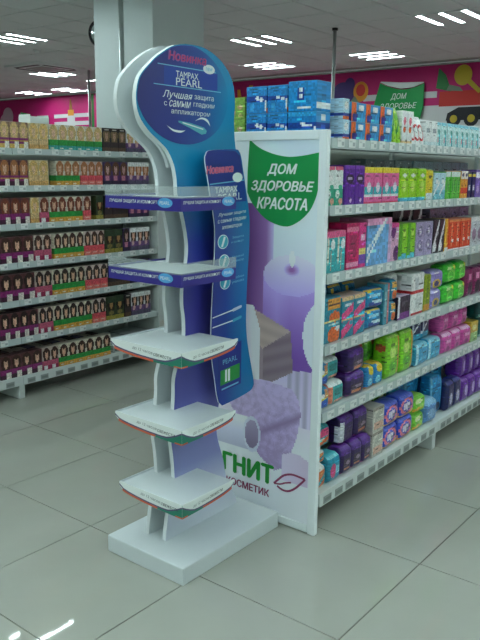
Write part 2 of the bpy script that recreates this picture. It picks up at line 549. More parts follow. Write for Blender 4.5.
# ------------------------------------------------------------------ pole, cable pole, mirror
po = empty('steel_pole', (-1.5, 2.17, 0), 'slim steel pole rising to the ceiling before the white column', 'pole')
part('pole_shaft', MB().tube(-1.5, 2.17, 0, RH, 0.019, 16), M_alu, po, True)
part('pole_collar', MB().tube(-1.5, 2.17, RH-0.03, RH-0.001, 0.04, 16), M_white, po)
po = empty('steel_pole', (-1.65, 5.46, 0), 'slim steel pole to the ceiling behind the stacked blue boxes', 'pole')
part('pole_shaft', MB().tube(-1.65, 5.46, 0, RH, 0.019, 16), M_alu, po, True)
part('pole_collar', MB().tube(-1.65, 5.46, RH-0.025, RH-0.001, 0.032, 16), M_dark, po)
po = empty('steel_pole', (-6.75, 6.3, 0), 'thin far pole at the left of the white column', 'pole')
part('pole_shaft', MB().tube(-6.75, 6.3, 0, RH, 0.02, 12), M_alu, po, True)
mi = empty('convex_mirror', (-2.85, 3.2, 2.735), 'round dark rimmed security mirror peeping out behind the white column', 'mirror')
MX, MY, MZ, MR = -2.875, 3.2, 2.741, 0.138
ring = MB()
seg = 40
dirx, diry = 0.78, -0.62   # the way the mirror faces
ux, uy = 0.62, 0.78
def mpt(r, a, d):
    return (MX+ux*r*math.cos(a)+dirx*d, MY+uy*r*math.cos(a)+diry*d, MZ+r*math.sin(a))
for i in range(seg):
    a, b2 = 2*math.pi*i/seg, 2*math.pi*(i+1)/seg
    for (r0, d0), (r1, d1) in (((MR-0.016, 0.012), (MR, 0.012)), ((MR, 0.012), (MR, -0.02)), ((MR-0.016, -0.02), (MR-0.016, 0.012)), ((MR, -0.02), (MR-0.016, -0.02))):
        ring.face((mpt(r0, a, d0), mpt(r1, a, d1), mpt(r1, b2, d1), mpt(r0, b2, d0)))
part('mirror_rim', ring, M_dark, mi, True)
dome = MB()
for k in range(5):
    r0, r1 = (MR-0.017)*k/5, (MR-0.017)*(k+1)/5
    d0, d1 = 0.03*(1-(k/5)**2), 0.03*(1-((k+1)/5)**2)
    for i in range(seg):
        a, b2 = 2*math.pi*i/seg, 2*math.pi*(i+1)/seg
        dome.face((mpt(r0, a, d0), mpt(r1, a, d1), mpt(r1, b2, d1), mpt(r0, b2, d0)))
part('mirror_dome', dome, plain('mirror_silver', (200, 208, 210), 0.08, 1.0), mi, True)
part('mirror_bracket', MB().box(-2.86, -2.653, 3.215, 3.235, 2.73, 2.75), M_dark, mi)

# ------------------------------------------------------------------ shelving racks
tag_mb = MB()
tag_mb.box(0, 0.0015, -0.026, 0.026, 0, 0.033, (226, 230, 228))
tag_mb.face(((0.0018, -0.021, 0.02), (0.0018, 0.0, 0.02), (0.0018, 0.0, 0.026), (0.0018, -0.021, 0.026)), (196, 202, 202))
tag_mb.face(((0.0018, 0.004, 0.006), (0.0018, 0.022, 0.006), (0.0018, 0.022, 0.02), (0.0018, 0.004, 0.02)), (172, 180, 182))
TAG_ME = tag_mb.mesh('price_tag', M_card)
gt = MB()
gt.box(0, 0.0015, -0.03, 0.03, 0, 0.032, (150, 158, 156))
gt.face(((0.0018, -0.024, 0.008), (0.0018, 0.024, 0.008), (0.0018, 0.024, 0.022), (0.0018, -0.024, 0.022)), (128, 136, 134))
TAG_GREY = gt.mesh('price_tag', M_card)

def rack(root, xc, xf, bays, levels, base_z, tag_gap, tag_range, top_z):
    """double sided gondola: spine at xc, front rails at xf, bays = list of y edges"""
    depth = xf-xc
    ends = [bays[0], bays[-1]]
    for y in bays:
        part('upright', MB().box(xc-0.03, xc+0.03, y-0.012, y+0.012, 0, top_z-0.002), M_shelf, root)
        for s in (1, -1):
            f = MB()
            x0, x1 = sorted((xc+s*0.03, xc+s*(depth-0.02)))
            f.box(x0, x1, y-0.022, y+0.022, 0.0, base_z-0.042)
            bevel(part('foot', f, M_shelf, root), 0.004)
    for y0, y1 in zip(bays[:-1], bays[1:]):
        part('back_panel', MB().box(xc-0.012, xc+0.012, y0+0.014, y1-0.014, base_z, top_z-0.004), M_back, root)
        for s in (1, -1):
            for li, z in enumerate(levels+[base_z]):
                base = (z == base_z)
                th = 0.04 if base else 0.022
                x0, x1 = sorted((xc+s*0.032, xc+s*(depth-0.018)))
                sh = part('base_shelf' if base else 'shelf', MB().box(x0, x1, y0+0.002, y1-0.002, z-th, z), M_shelf, root)
                rx0, rx1 = xc+s*(depth-0.018), xc+s*depth
                rm = MB()
                # price rail: leans a little outward at the foot, lip on top
                prof = [(rx0, z-th-0.012), (rx1, z-th-0.012), (rx1-s*0.003, z+0.004), (rx0, z+0.004)]
                if s < 0: prof = prof[::-1]
                rm.prism([(p[0], p[1]) for p in reversed(prof)], 'y', y0+0.002, y1-0.002)
                part('price_rail', rm, M_shelf if base else M_rail, sh)
                if s > 0:
                    y = y0+0.06
                    while y < y1-0.05:
                        if tag_range[0] < y < tag_range[1]:
                            put('price_tag', TAG_GREY if base else TAG_ME, sh, Vector((xf+0.0005, y, z-th-0.006))-wloc(sh))
                        y += tag_gap*(0.85+0.4*rnd.random())

R_LEV = [1.585, 1.333, 1.07, 0.783, 0.505]
R_BASE = 0.157
rr = empty('shelving_rack', (0.985, 2.42, 0), 'long white shop shelving rack of toiletries behind the poster panel', 'shelving')
R_BAYS = [0.572, 1.755, 2.95, 4.15]
rack(rr, 0.985, 1.362, R_BAYS, R_LEV, R_BASE, 0.085, (0.55, 3.3), 1.586)
L_LEV = [1.577, 1.353, 1.12, 0.88, 0.642, 0.4]
L_BASE = 0.147
lr = empty('shelving_rack', (-1.44, 0.86, 0), 'white shop shelving rack of hair dye boxes along the left', 'shelving')
rack(lr, -1.44, -1.062, [-0.39, 0.86, 2.085], L_LEV, L_BASE, 0.105, (0.6, 2.08), 1.578)
part('side_board', MB().box(-1.428, -1.066, 2.098, 2.11, 0.1, 1.56), M_shelf, lr)

# ------------------------------------------------------------------ packaged goods: one mesh builder for cartons, bags, tubes
def lerp(a, b, t): return a+(b-a)*t
def surf(w, d, h, nu, nv, nd, r, form, paint, side, top, name, mat, smooth):
    """closed shell: front on +x, x from -d to 0, y centred, z from 0"""
    def params(n, e):
        return [-1, -1+e] + [-1+e+(2-2*e)*i/n for i in range(1, n)] + [1-e, 1]
    e = min(0.24, 2*r/min(w, h)) if r else 0.02
    U, V, D = params(nu, e), params(nv, min(0.2, 2*r/h) if r else 0.02), params(nd, min(0.4, 2*r/d) if r else 0.05)
    idx, vs, fs, cs = {}, [], [], []
    def P(sx, sy, sz):
        k = (round(sx, 4), round(sy, 4), round(sz, 4))
        if k in idx: return idx[k]
        x, y, z = sx*d/2, sy*w/2, sz*h/2
        if r:
            cx, cy, cz = [max(-a/2+r, min(a/2-r, q)) for q, a in ((x, d), (y, w), (z, h))]
            dv = Vector((x-cx, y-cy, z-cz))
            if dv.length > 1e-9:
                dv = dv.normalized()*r
                x, y, z = cx+dv.x, cy+dv.y, cz+dv.z
        t = (sz+1)/2
        if form == 'bag':
            x *= 1.0-0.30*abs(sz)**5-0.14*abs(sy)**6
            y *= 1.0-0.05*abs(sz)**4
            z *= 1.0-0.05*sy*sy*0.5
        elif form == 'pouch':
            x *= (1.0-0.8*t**2.2)*(1-0.25*abs(sy)**4)
            y *= 1.0-0.06*math.sin(math.pi*t)
        elif form in ('tube', 'bottle'):
            ang = math.atan2(sy, sx)
            m_ = max(abs(sx), abs(sy))
            cxx, cyy = m_*math.cos(ang), m_*math.sin(ang)
            if form == 'tube':
                kx, ky = lerp(1.0, 0.12, max(0, t-0.15)/0.85), lerp(0.82, 1.0, t)
                if t < 0.14: kx, ky = 0.8, 0.62
            else:
                kk = 1.0 if t < 0.68 else (lerp(1.0, 0.42, (t-0.68)/0.12) if t < 0.8 else 0.42)
                kx = ky = kk
            x, y = cxx*d/2*kx, cyy*w/2*ky
        idx[k] = len(vs)
        vs.append((x-d/2, y, z+h/2))
        return idx[k]
    def grid(A, B, fn, col):
        for i in range(len(A)-1):
            for j in range(len(B)-1):
                q = [fn(A[i], B[j]), fn(A[i+1], B[j]), fn(A[i+1], B[j+1]), fn(A[i], B[j+1])]
                q2 = []
                for a in q:
                    if a not in q2: q2.append(a)
                if len(q2) < 3: continue
                fs.append(tuple(q2))
                cs.append(col((A[i]+A[i+1])/4+0.5, (B[j]+B[j+1])/4+0.5))
    grid(U, V, lambda a, b_: P(1, a, b_), paint)
    grid(U, V, lambda a, b_: P(-1, -a, b_), lambda u, v: side(1-u, v))
    grid(D, V, lambda a, b_: P(a, -1, b_), side)
    grid(D, V, lambda a, b_: P(-a, 1, b_), side)
    grid(U, D, lambda a, b_: P(-b_, a, 1), top)
    grid(U, D, lambda a, b_: P(b_, a, -1), top)
    mb = MB()
    mb.v, mb.f, mb.c = vs, fs, cs
    return mb.mesh(name, mat, (0, 0, 0), smooth)

def painter(base, shapes):
    def f(u, v):
        c = base
        for s in shapes:
            k = s[0]
            if k == 'b':
                if s[1] <= v < s[2]: c = s[3]
            elif k == 'e':
                if ((u-s[1])/s[3])**2+((v-s[2])/s[4])**2 < 1: c = s[5]
            elif k == 'r':
                if s[1] <= u < s[2] and s[3] <= v < s[4]: c = s[5]
            elif k == 'd':
                if abs(v-(s[1]+s[2]*u)) < s[3]: c = s[4]
            elif k == 'a':   # arc ring
                q = math.hypot((u-s[1])/s[3], (v-s[2])/s[4])
                if 0.72 < q < 1.0: c = s[5]
        return c
    return f

W, TE, TU, OR, PK, NV, PU, LM, RD, YE, LB, LI, BK, MG, GR, CR = (232, 236, 236), (20, 134, 160), (60, 176, 190), (226, 104, 40), (226, 70, 130), (28, 36, 96), (84, 34, 136), (120, 196, 32), (206, 44, 52), (232, 196, 50), (70, 156, 214), (160, 140, 196), (26, 26, 34), (196, 30, 110), (150, 158, 164), (226, 214, 190)
DP = (48, 24, 84)
# design: base, front shapes, side shapes, top colour, form, corner radius, material
DES = {
 'tampon_end': (LB, [('b', 0, 1, (28, 128, 196)), ('b', .42, .62, (24, 62, 150)), ('e', .55, .55, .1, .07, W), ('e', .75, .5, .1, .07, W), ('r', .93, 1, .1, .5, W), ('b', .85, .95, (50, 160, 214)), ('r', .2, .4, .05, .35, (60, 160, 214))], [('b', .42, .62, (24, 62, 150)), ('r', .2, .8, .66, .9, W), ('b', 0, .2, OR)], (60, 160, 214), 'box', .002, 'g'),
 'tampon_big': ((30, 134, 200), [('r', .3, .55, .35, .8, (24, 62, 150)), ('e', .44, .68, .07, .07, W), ('e', .44, .5, .07, .07, W), ('r', .32, .8, .08, .18, W)], [('b', .1, .3, W)], (60, 160, 214), 'box', .002, 'g'),
 'tampon_side': ((48, 146, 206), [('r', 0, .3, 0, 1, OR), ('r', .08, .42, .02, .36, (36, 48, 140)), ('r', .5, .86, .55, .85, W), ('r', .36, 1, .0, .18, (64, 170, 220))], [('b', .02, .36, (36, 48, 140))], (70, 164, 214), 'box', .002, 'g'),
 'tampon_pale': ((176, 210, 228), [('b', .16, .32, (28, 60, 150)), ('b', 0, .16, OR), ('e', .5, .66, .3, .2, W)], [('b', .16, .32, (28, 60, 150))], (90, 170, 214), 'box', .002, 'g'),
 'green_dots': ((120, 160, 70), [('e', .3, .3, .16, .1, (190, 150, 120)), ('e', .7, .55, .16, .1, (190, 150, 120)), ('e', .3, .8, .16, .1, (200, 190, 120)), ('e', .75, .15, .14, .09, (200, 190, 120))], [], (130, 170, 80), 'box', .002, 'g'),
 'lime_tall': ((150, 206, 40), [('d', .3, .5, .07, (60, 150, 50)), ('e', .4, .75, .3, .1, (90, 170, 40))], [('b', .7, .9, (60, 150, 50))], (150, 206, 40), 'pouch', .006, 'f'),
 'white_dots': (W, [('e', .5, .7, .26, .12, (226, 110, 130)), ('e', .5, .45, .26, .1, OR), ('b', .0, .12, (238, 200, 150))], [('b', .0, .12, (238, 200, 150))], W, 'box', .002, 'g'),
 'white_red': (W, [('a', .3, .45, .45, .3, RD), ('b', .9, 1, (210, 210, 214))], [], W, 'pouch', .004, 'g'),
 'white_plain': (W, [('r', .2, .8, .55, .7, GR), ('b', 0, .2, (206, 226, 230))], [('b', 0, .2, (206, 226, 230))], W, 'box', .002, 'g'),
 'teal_brush': ((190, 222, 222), [('r', .38, .62, .0, .55, (30, 160, 170)), ('b', .86, 1, (110, 190, 210)), ('e', .5, .62, .2, .1, (70, 160, 150)), ('r', .2, .35, .2, .4, (210, 60, 90))], [], (140, 200, 210), 'pouch', .003, 'f'),
 'teal_white': ((226, 236, 232), [('b', .9, 1, (220, 90, 130)), ('e', .5, .7, .3, .08, (240, 240, 240)), ('b', 0, .42, (40, 160, 130)), ('e', .3, .3, .25, .1, (210, 230, 220)), ('e', .7, .12, .25, .08, (226, 160, 140)), ('e', .65, .48, .25, .06, (60, 170, 140))], [('b', 0, .42, (40, 160, 130))], (220, 90, 130), 'box', .004, 'f'),
 'purple_tall': ((92, 36, 150), [('e', .5, .66, .38, .12, (40, 22, 60)), ('r', .3, .7, .63, .69, (190, 180, 200)), ('e', .62, .12, .1, .06, (220, 200, 230)), ('b', .9, 1, (120, 60, 176))], [], (110, 50, 160), 'box', .004, 'f'),
 'pink_teal': ((232, 104, 160), [('b', .86, 1, (236, 206, 60)), ('b', .25, .45, (40, 170, 180)), ('e', .5, .45, .22, .14, (226, 220, 232)), ('b', 0, .06, (210, 50, 90)), ('b', .2, .25, W)], [('b', .86, 1, (236, 206, 60))], (236, 206, 60), 'box', .003, 'f'),
 'lime_bottle': ((150, 206, 30), [('e', .5, .78, .24, .05, W), ('e', .5, .45, .2, .16, (196, 226, 110)), ('b', 0, .14, (80, 190, 220))], [('b', 0, .14, (80, 190, 220))], (90, 140, 30), 'box', .01, 'f'),
 'yellow_lime': ((226, 200, 50), [('e', .5, .78, .24, .05, (60, 60, 40)), ('b', 0, .25, (210, 220, 226))], [], (170, 160, 40), 'box', .008, 'f'),
 'pale_blue': ((176, 212, 224), [('b', 0, .35, (110, 190, 210)), ('r', .3, .7, .6, .75, W), ('d', .2, .5, .06, W)], [], (200, 220, 226), 'box', .004, 'f'),
 'green_pair': ((80, 186, 60), [('b', .82, 1, (216, 232, 224)), ('e', .5, .5, .22, .26, (40, 150, 70)), ('r', .44, .56, .1, .8, (150, 216, 120))], [], (216, 232, 224), 'box', .003, 'f'),
 'orange_slim': ((232, 160, 60), [('b', .7, 1, (236, 230, 220)), ('b', .2, .4, (220, 70, 50)), ('e', .5, .85, .3, .06, (60, 60, 90))], [], W, 'box', .002, 'g'),
 'navy_slim': ((26, 40, 90), [('b', .8, .9, (226, 196, 60)), ('r', .3, .7, .3, .5, (200, 210, 220))], [], (226, 196, 60), 'box', .002, 'g'),
 'violet_slim': ((120, 96, 180), [('b', .7, .9, (220, 214, 232)), ('e', .5, .3, .3, .14, (190, 170, 220))], [], (220, 214, 232), 'box', .003, 'g'),
 'grey_roll': ((150, 178, 186), [('b', .6, .8, (120, 150, 166))], [], (160, 186, 196), 'box', .004, 'g'),
 'rose_back': ((206, 30, 110), [('b', .6, .75, (226, 110, 160))], [], (190, 30, 100), 'box', .004, 'f'),
 'teal_rose': ((54, 170, 176), [('b', .84, 1, (226, 90, 140)), ('e', .3, .55, .1, .34, (226, 226, 210)), ('e', .75, .68, .2, .13, W), ('r', .55, .62, .05, .55, (226, 160, 120))], [], (226, 90, 140), 'box', .004, 'f'),
 'magenta_tall': ((204, 32, 100), [('b', .82, .9, (236, 130, 160)), ('r', .2, .8, .3, .75, (170, 40, 90)), ('b', .04, .16, (226, 150, 180))], [], (206, 40, 100), 'box', .003, 'f'),
 'magenta_blue': ((226, 60, 140), [('b', .3, .42, (240, 220, 120)), ('b', .1, .3, (120, 80, 180)), ('r', .2, .8, .62, .74, (240, 180, 210))], [], (226, 60, 140), 'box', .003, 'f'),
 'gift_blue': ((110, 170, 220), [('b', .88, 1, (236, 160, 200)), ('d', .3, .9, .05, (220, 236, 246)), ('d', .1, 1.1, .04, (226, 240, 248)), ('r', .85, 1, 0, .88, (210, 170, 206))], [('b', .88, 1, (236, 160, 200))], (240, 150, 196), 'box', .002, 'g'),
 'pink_black': ((226, 176, 206), [('e', .7, .2, .4, .2, (90, 40, 100)), ('e', .25, .8, .3, .2, (110, 50, 120)), ('b', .9, 1, (226, 80, 150))], [('e', .6, .75, .4, .25, (60, 40, 60))], (226, 80, 150), 'box', .002, 'g'),
 'lime_blue': ((140, 206, 40), [('b', 0, .16, (90, 190, 216)), ('e', .62, .72, .2, .09, (196, 230, 110)), ('r', 0, .4, 0.1, 1, (90, 170, 40))], [], (150, 210, 60), 'box', .004, 'f'),
 'lilac_ring': ((166, 154, 190), [('a', .5, .7, .3, .15, (110, 100, 140)), ('a', .5, .32, .3, .15, (110, 100, 140)), ('e', .5, .7, .1, .05, W), ('e', .5, .32, .1, .05, W)], [], (180, 170, 200), 'box', .003, 'f'),
 'black_white': ((32, 30, 38), [('d', .1, .9, .12, (226, 230, 232)), ('e', .3, .2, .3, .16, (220, 224, 226)), ('e', .7, .6, .12, .08, (180, 180, 190))], [], (40, 40, 46), 'box', .003, 'f'),
 'orange_yellow': ((236, 176, 60), [('r', .5, 1, 0, 1, (226, 110, 40)), ('b', .0, .1, W)], [], (236, 190, 90), 'box', .002, 'g'),
 'orange_box': ((226, 74, 34), [('b', .0, .05, W), ('r', .42, .6, .1, .9, (236, 150, 110)), ('e', .7, .3, .18, .06, W), ('b', .93, 1, (236, 150, 100))], [], (232, 140, 110), 'box', .002, 'g'),
 'grey_white': ((196, 202, 208), [('e', .5, .4, .3, .2, (150, 120, 150)), ('b', .85, 1, W)], [], W, 'box', .003, 'g'),
 'teal_orange': (TE, [('r', .22, 1, .72, .98, (232, 160, 60)), ('e', .66, .56, .34, .12, OR), ('b', .46, .5, (226, 200, 120)), ('e', .62, .16, .36, .2, OR), ('e', .85, .3, .16, .06, W), ('r', .3, .9, .38, .43, (150, 200, 210)), ('r', .3, .95, .8, .84, (90, 60, 60))], [('r', .2, .8, .3, .8, (30, 110, 140))], (36, 120, 150), 'box', .006, 'f'),
 'teal_pink': (TE, [('b', .9, 1, (226, 190, 140)), ('d', .1, .3, .11, PK), ('d', .5, .25, .1, PK), ('r', .2, .8, .75, .84, (200, 220, 230)), ('e', .8, .35, .16, .06, (60, 170, 190)), ('b', .44, .48, (230, 190, 120))], [], (200, 170, 160), 'box', .006, 'f'),
 'teal_blue': ((16, 124, 176), [('e', .6, .24, .44, .16, (30, 60, 160)), ('e', .7, .36, .36, .09, (200, 222, 232)), ('r', .2, .8, .62, .74, (150, 206, 226)), ('b', .94, 1, (226, 190, 80)), ('e', .2, .85, .12, .06, YE)], [], (30, 110, 170), 'bag', .012, 'f'),
 'teal_slim': ((60, 140, 160), [('r', .6, .9, 0, 1, (206, 110, 110)), ('r', .2, .5, .2, .8, (120, 180, 190))], [], (160, 140, 120), 'box', .004, 'f'),
 'teal_orange_low': ((20, 134, 170), [('e', .6, .3, .36, .2, OR), ('r', .2, .9, .62, .9, (232, 170, 80)), ('r', .1, .6, .5, .56, W)], [], (30, 110, 150), 'bag', .012, 'f'),
 'white_redband': (W, [('b', .08, .24, RD), ('e', .5, .65, .3, .14, (200, 200, 206))], [('b', .08, .24, RD)], (206, 206, 206), 'bag', .01, 'f'),
 'white_redtall': (W, [('b', .0, .08, RD), ('b', .52, .6, RD), ('r', .2, .5, .64, .9, (190, 196, 200)), ('r', .3, .8, .16, .42, (206, 210, 212))], [('b', .52, .6, RD)], W, 'box', .006, 'f'),
 'plum_small': ((46, 30, 56), [('b', 0, .3, (120, 40, 140)), ('r', 0, .14, .1, 1, (220, 220, 226)), ('r', .3, .8, .55, .75, (90, 86, 100))], [], (200, 180, 210), 'box', .004, 'f'),
 'olive_tall': ((140, 160, 30), [('r', .4, .6, 0, 1, (110, 140, 30)), ('b', 0, .2, (200, 140, 40))], [], (150, 160, 40), 'box', .006, 'f'),
 'lilac_yellow': ((140, 128, 200), [('e', .4, .3, .34, .26, YE), ('e', .4, .3, .2, .14, (60, 60, 120)), ('b', .8, 1, (170, 160, 220))], [], (170, 160, 220), 'bag', .01, 'f'),
 'green_round': ((64, 190, 50), [('a', .5, .4, .34, .28, (140, 226, 90)), ('e', .3, .75, .2, .08, (206, 240, 170)), ('e', .8, .8, .14, .09, YE)], [], (30, 150, 60), 'bag', .02, 'f'),
 'berry_black': ((120, 20, 80), [('e', .6, .3, .34, .24, (40, 20, 40)), ('r', .3, .7, .6, .8, (220, 140, 180))], [], (110, 30, 90), 'bag', .01, 'f'),
 'teal_panel': ((52, 166, 170), [('r', 0, .2, 0, 1, (226, 130, 100)), ('b', .85, 1, (226, 236, 236)), ('r', .3, .9, .5, .7, (30, 130, 130)), ('r', .3, .9, .05, .2, (226, 150, 120))], [('b', 0, 1, (206, 120, 110))], W, 'bag', .012, 'f'),
 'teal_pads': ((24, 120, 170), [('e', .4, .25, .4, .2, (40, 80, 180)), ('d', .45, .2, .08, (200, 180, 70)), ('r', .5, .8, .55, .95, (206, 140, 90)), ('e', .3, .62, .2, .1, (226, 226, 226))], [], (40, 140, 170), 'bag', .014, 'f'),
 'purple_pads': (DP, [('b', .72, 1, (88, 44, 140)), ('r', .15, .85, .3, .55, (58, 44, 62)), ('r', .2, .75, .18, .26, (206, 130, 90)), ('e', .6, .42, .2, .07, (150, 130, 150)), ('b', 0, .06, (150, 50, 120))], [('b', .7, 1, (70, 40, 120))], (110, 60, 160), 'bag', .014, 'f'),
 'purple_tag': (DP, [('b', .7, 1, (80, 40, 130)), ('r', .04, .22, .12, .8, (214, 216, 226)), ('r', .3, .85, .25, .5, (66, 44, 90)), ('b', 0, .07, (140, 50, 130))], [('r', .6, 1, .1, .7, (206, 206, 220))], (100, 54, 150), 'bag', .014, 'f'),
 'blue_yellow': ((30, 130, 190), [('e', .6, .8, .4, .2, YE), ('e', .4, .3, .3, .16, (120, 200, 226)), ('b', .0, .1, OR)], [], (226, 190, 60), 'bag', .012, 'f'),
 'lime_big': ((130, 204, 40), [('r', .72, .82, 0, 1, (226, 130, 50)), ('e', .35, .6, .26, .12, (200, 236, 120)), ('e', .4, .3, .3, .1, (90, 180, 40)), ('b', .92, 1, (170, 226, 90))], [('e', .5, .7, .3, .1, (200, 90, 60))], (120, 206, 50), 'bag', .015, 'f'),
 'lime_grass': ((90, 180, 40), [('d', .2, .4, .05, (180, 226, 100)), ('d', .5, .3, .05, (60, 140, 40)), ('e', .6, .8, .26, .09, (206, 90, 70)), ('d', .8, .2, .04, (200, 236, 140))], [], (110, 196, 50), 'bag', .02, 'f'),
 'navy_teal': ((40, 150, 190), [('r', 0, 1, .38, 1, (26, 34, 84)), ('d', .3, .7, .06, (206, 216, 230)), ('r', .1, .25, .45, .95, (180, 190, 210))], [], (60, 80, 150), 'bag', .012, 'f'),
 'sky_pack': ((52, 156, 200), [('b', .82, 1, (130, 206, 230)), ('r', .0, .1, 0, 1, (170, 216, 236)), ('r', .3, .8, .3, .4, (90, 180, 216))], [], (130, 206, 230), 'bag', .008, 'f'),
 'pink_bag': ((206, 80, 160), [('b', .84, 1, (236, 180, 216)), ('r', .3, .8, .5, .64, (236, 160, 206)), ('e', .5, .25, .2, .1, (150, 40, 120))], [], (226, 150, 200), 'bag', .014, 'f'),
 'dark_teal': ((16, 84, 84), [('e', .5, .6, .3, .2, (60, 150, 140)), ('b', 0, .2, (120, 170, 160))], [], (30, 90, 90), 'bag', .01, 'f'),
 'yellow_small': ((206, 170, 50), [('b', .0, .5, (150, 190, 120)), ('e', .5, .7, .3, .12, (236, 220, 150))], [], (206, 180, 80), 'box', .005, 'f'),
 'diaper_pink': ((34, 158, 176), [('e', .6, .66, .42, .18, PK), ('d', .12, .3, .1, OR), ('b', .9, 1, (80, 196, 206)), ('r', .1, .6, .36, .46, (220, 236, 236))], [], (60, 186, 196), 'bag', .014, 'f'),
 'orange_white': ((226, 120, 60), [('b', .8, 1, (226, 230, 230)), ('d', .2, .4, .1, (36, 150, 170)), ('b', 0, .14, (236, 190, 150))], [], (226, 230, 230), 'bag', .012, 'f'),
 'teal_heart': ((20, 140, 170), [('e', .35, .45, .22, .26, (214, 60, 120)), ('r', .55, .9, .3, .6, (130, 200, 216)), ('b', .9, 1, (120, 206, 216))], [], (80, 190, 206), 'bag', .014, 'f'),
 'beige_carton': ((200, 196, 186), [('r', .1, .9, .1, .4, (214, 170, 150)), ('e', .5, .65, .3, .16, (180, 180, 170)), ('b', .9, 1, (150, 140, 130))], [('r', .2, .8, .2, .8, (180, 176, 170))], (206, 202, 190), 'box', .003, 'g'),
 'blue_swirl': ((44, 70, 190), [('a', .45, .5, .42, .36, (232, 120, 140)), ('e', .45, .5, .24, .18, (226, 220, 240)), ('b', .88, 1, (90, 110, 210)), ('e', .85, .15, .14, .12, YE), ('d', .05, .15, .06, (236, 170, 90))], [('b', .1, .3, (226, 150, 130))], (80, 100, 210), 'bag', .008, 'f'),
 'lime_low': ((120, 200, 60), [('e', .4, .7, .3, .14, (220, 240, 170)), ('d', .2, .2, .08, (236, 180, 60)), ('r', .5, .9, .3, .5, (170, 226, 110))], [], (150, 216, 80), 'bag', .014, 'f'),
 'soft_blue': ((90, 140, 200), [('b', .8, 1, (140, 190, 226)), ('e', .5, .4, .3, .2, (140, 180, 216))], [], (150, 196, 230), 'bag', .014, 'f'),
 'blue_tall': ((40, 140, 200), [('r', 0, .12, 0, 1, (110, 190, 226)), ('e', .6, .2, .26, .12, (26, 34, 84)), ('r', .4, .8, .7, .8, (30, 100, 160))], [], (60, 160, 210), 'bag', .012, 'f'),
 'navy_bag': ((28, 34, 92), [('b', .88, 1, (60, 70, 140)), ('e', .5, .4, .22, .2, (196, 200, 226))], [], (60, 70, 140), 'bag', .014, 'f'),
 'violet_bag': ((96, 36, 150), [('e', .66, .5, .22, .24, (196, 176, 226)), ('b', .9, 1, (130, 80, 180)), ('b', 0, .08, (70, 20, 110))], [], (126, 70, 180), 'bag', .014, 'f'),
 'white_green': (W, [('b', .0, .35, (120, 190, 150)), ('e', .5, .65, .3, .14, (90, 170, 130))], [], (214, 232, 224), 'bag', .012, 'f'),
}
# hair dye boxes: bg, band, lower colour, extras
def hair(hc, skin, bg, band, low, extra=()):
    shp = [('e', .5, .7, .47, .3, hc), ('r', .1, .36, .36, .7, hc), ('r', .66, .9, .36, .7, hc), ('e', .52, .68, .21, .18, skin), ('r', .4, .62, .44, .55, skin), ('e', .5, .87, .3, .09, hc), ('b', .2, .42, band), ('b', 0, .2, low)] + list(extra)
    return (bg, shp, [('b', .2, .42, band), ('b', 0, .2, low)], bg, 'box', .002, 'g')
SK = (222, 178, 150)
HC = [(206, 172, 116), (168, 108, 66), (120, 58, 40), (64, 38, 32), (48, 30, 28), (42, 26, 26), (62, 36, 30)]
for i, hc in enumerate(HC):
    dk = tuple(int(v*0.55) for v in hc)
    DES['hair_purple%d' % i] = hair(hc, SK, (150, 116, 96) if i == 0 else (96, 56, 60), (134, 40, 110), (66, 30, 52) if i else (206, 170, 90), [('b', .3, .34, (206, 160, 70))]*(i < 2) + [('r', .52, .96, .0, .26, (224, 216, 206))])
    DES['hair_cream%d' % i] = hair((216, 178, 110), (226, 186, 150), (226, 204, 160), (214, 180, 130), (206, 160, 100))
    DES['hair_rose%d' % i] = hair(hc, SK, (206, 190, 180), (196, 90, 120), (150, 40, 80), [('r', .1, .55, .02, .2, (230, 226, 226))])
    DES['hair_green%d' % i] = hair(hc, SK, (220, 212, 196), (44, 150, 66), (214, 160, 70) if i else (60, 166, 160), [('r', .1, .5, .06, .12, (226, 220, 200))])
    DES['hair_coral%d' % i] = hair(hc, SK, (214, 196, 190), (222, 84, 96), (226, 120, 110), [('r', .2, .8, .08, .14, (240, 180, 170))])
    DES['hair_black%d' % i] = hair(dk, (180, 140, 116), (36, 32, 40), (52, 40, 44), (86, 66, 50), [('b', .86, .98, (24, 22, 26)), ('r', .2, .8, .9, .94, (190, 186, 180))])
    DES['hair_olive%d' % i] = hair(dk, (170, 130, 80), (58, 70, 40), (46, 60, 40), (150, 140, 60), [('b', .7, 1, (40, 60, 40)), ('e', .5, .3, .3, .1, (120, 110, 60))])
    DES['hair_mauve%d' % i] = hair(hc, SK, (226, 224, 226), (110, 76, 130), (90, 84, 110), [('b', .82, 1, (226, 230, 230)), ('e', .4, .34, .2, .12, (214, 170, 170))])
    DES['hair_navy%d' % i] = hair(dk, (190, 150, 140), (70, 52, 100), (80, 40, 96), (50, 40, 70), [('r', .2, .7, .2, .4, (190, 120, 140))])
CACHE = {}
MATS = {'g': M_gloss, 'f': M_film, 'c': M_card}
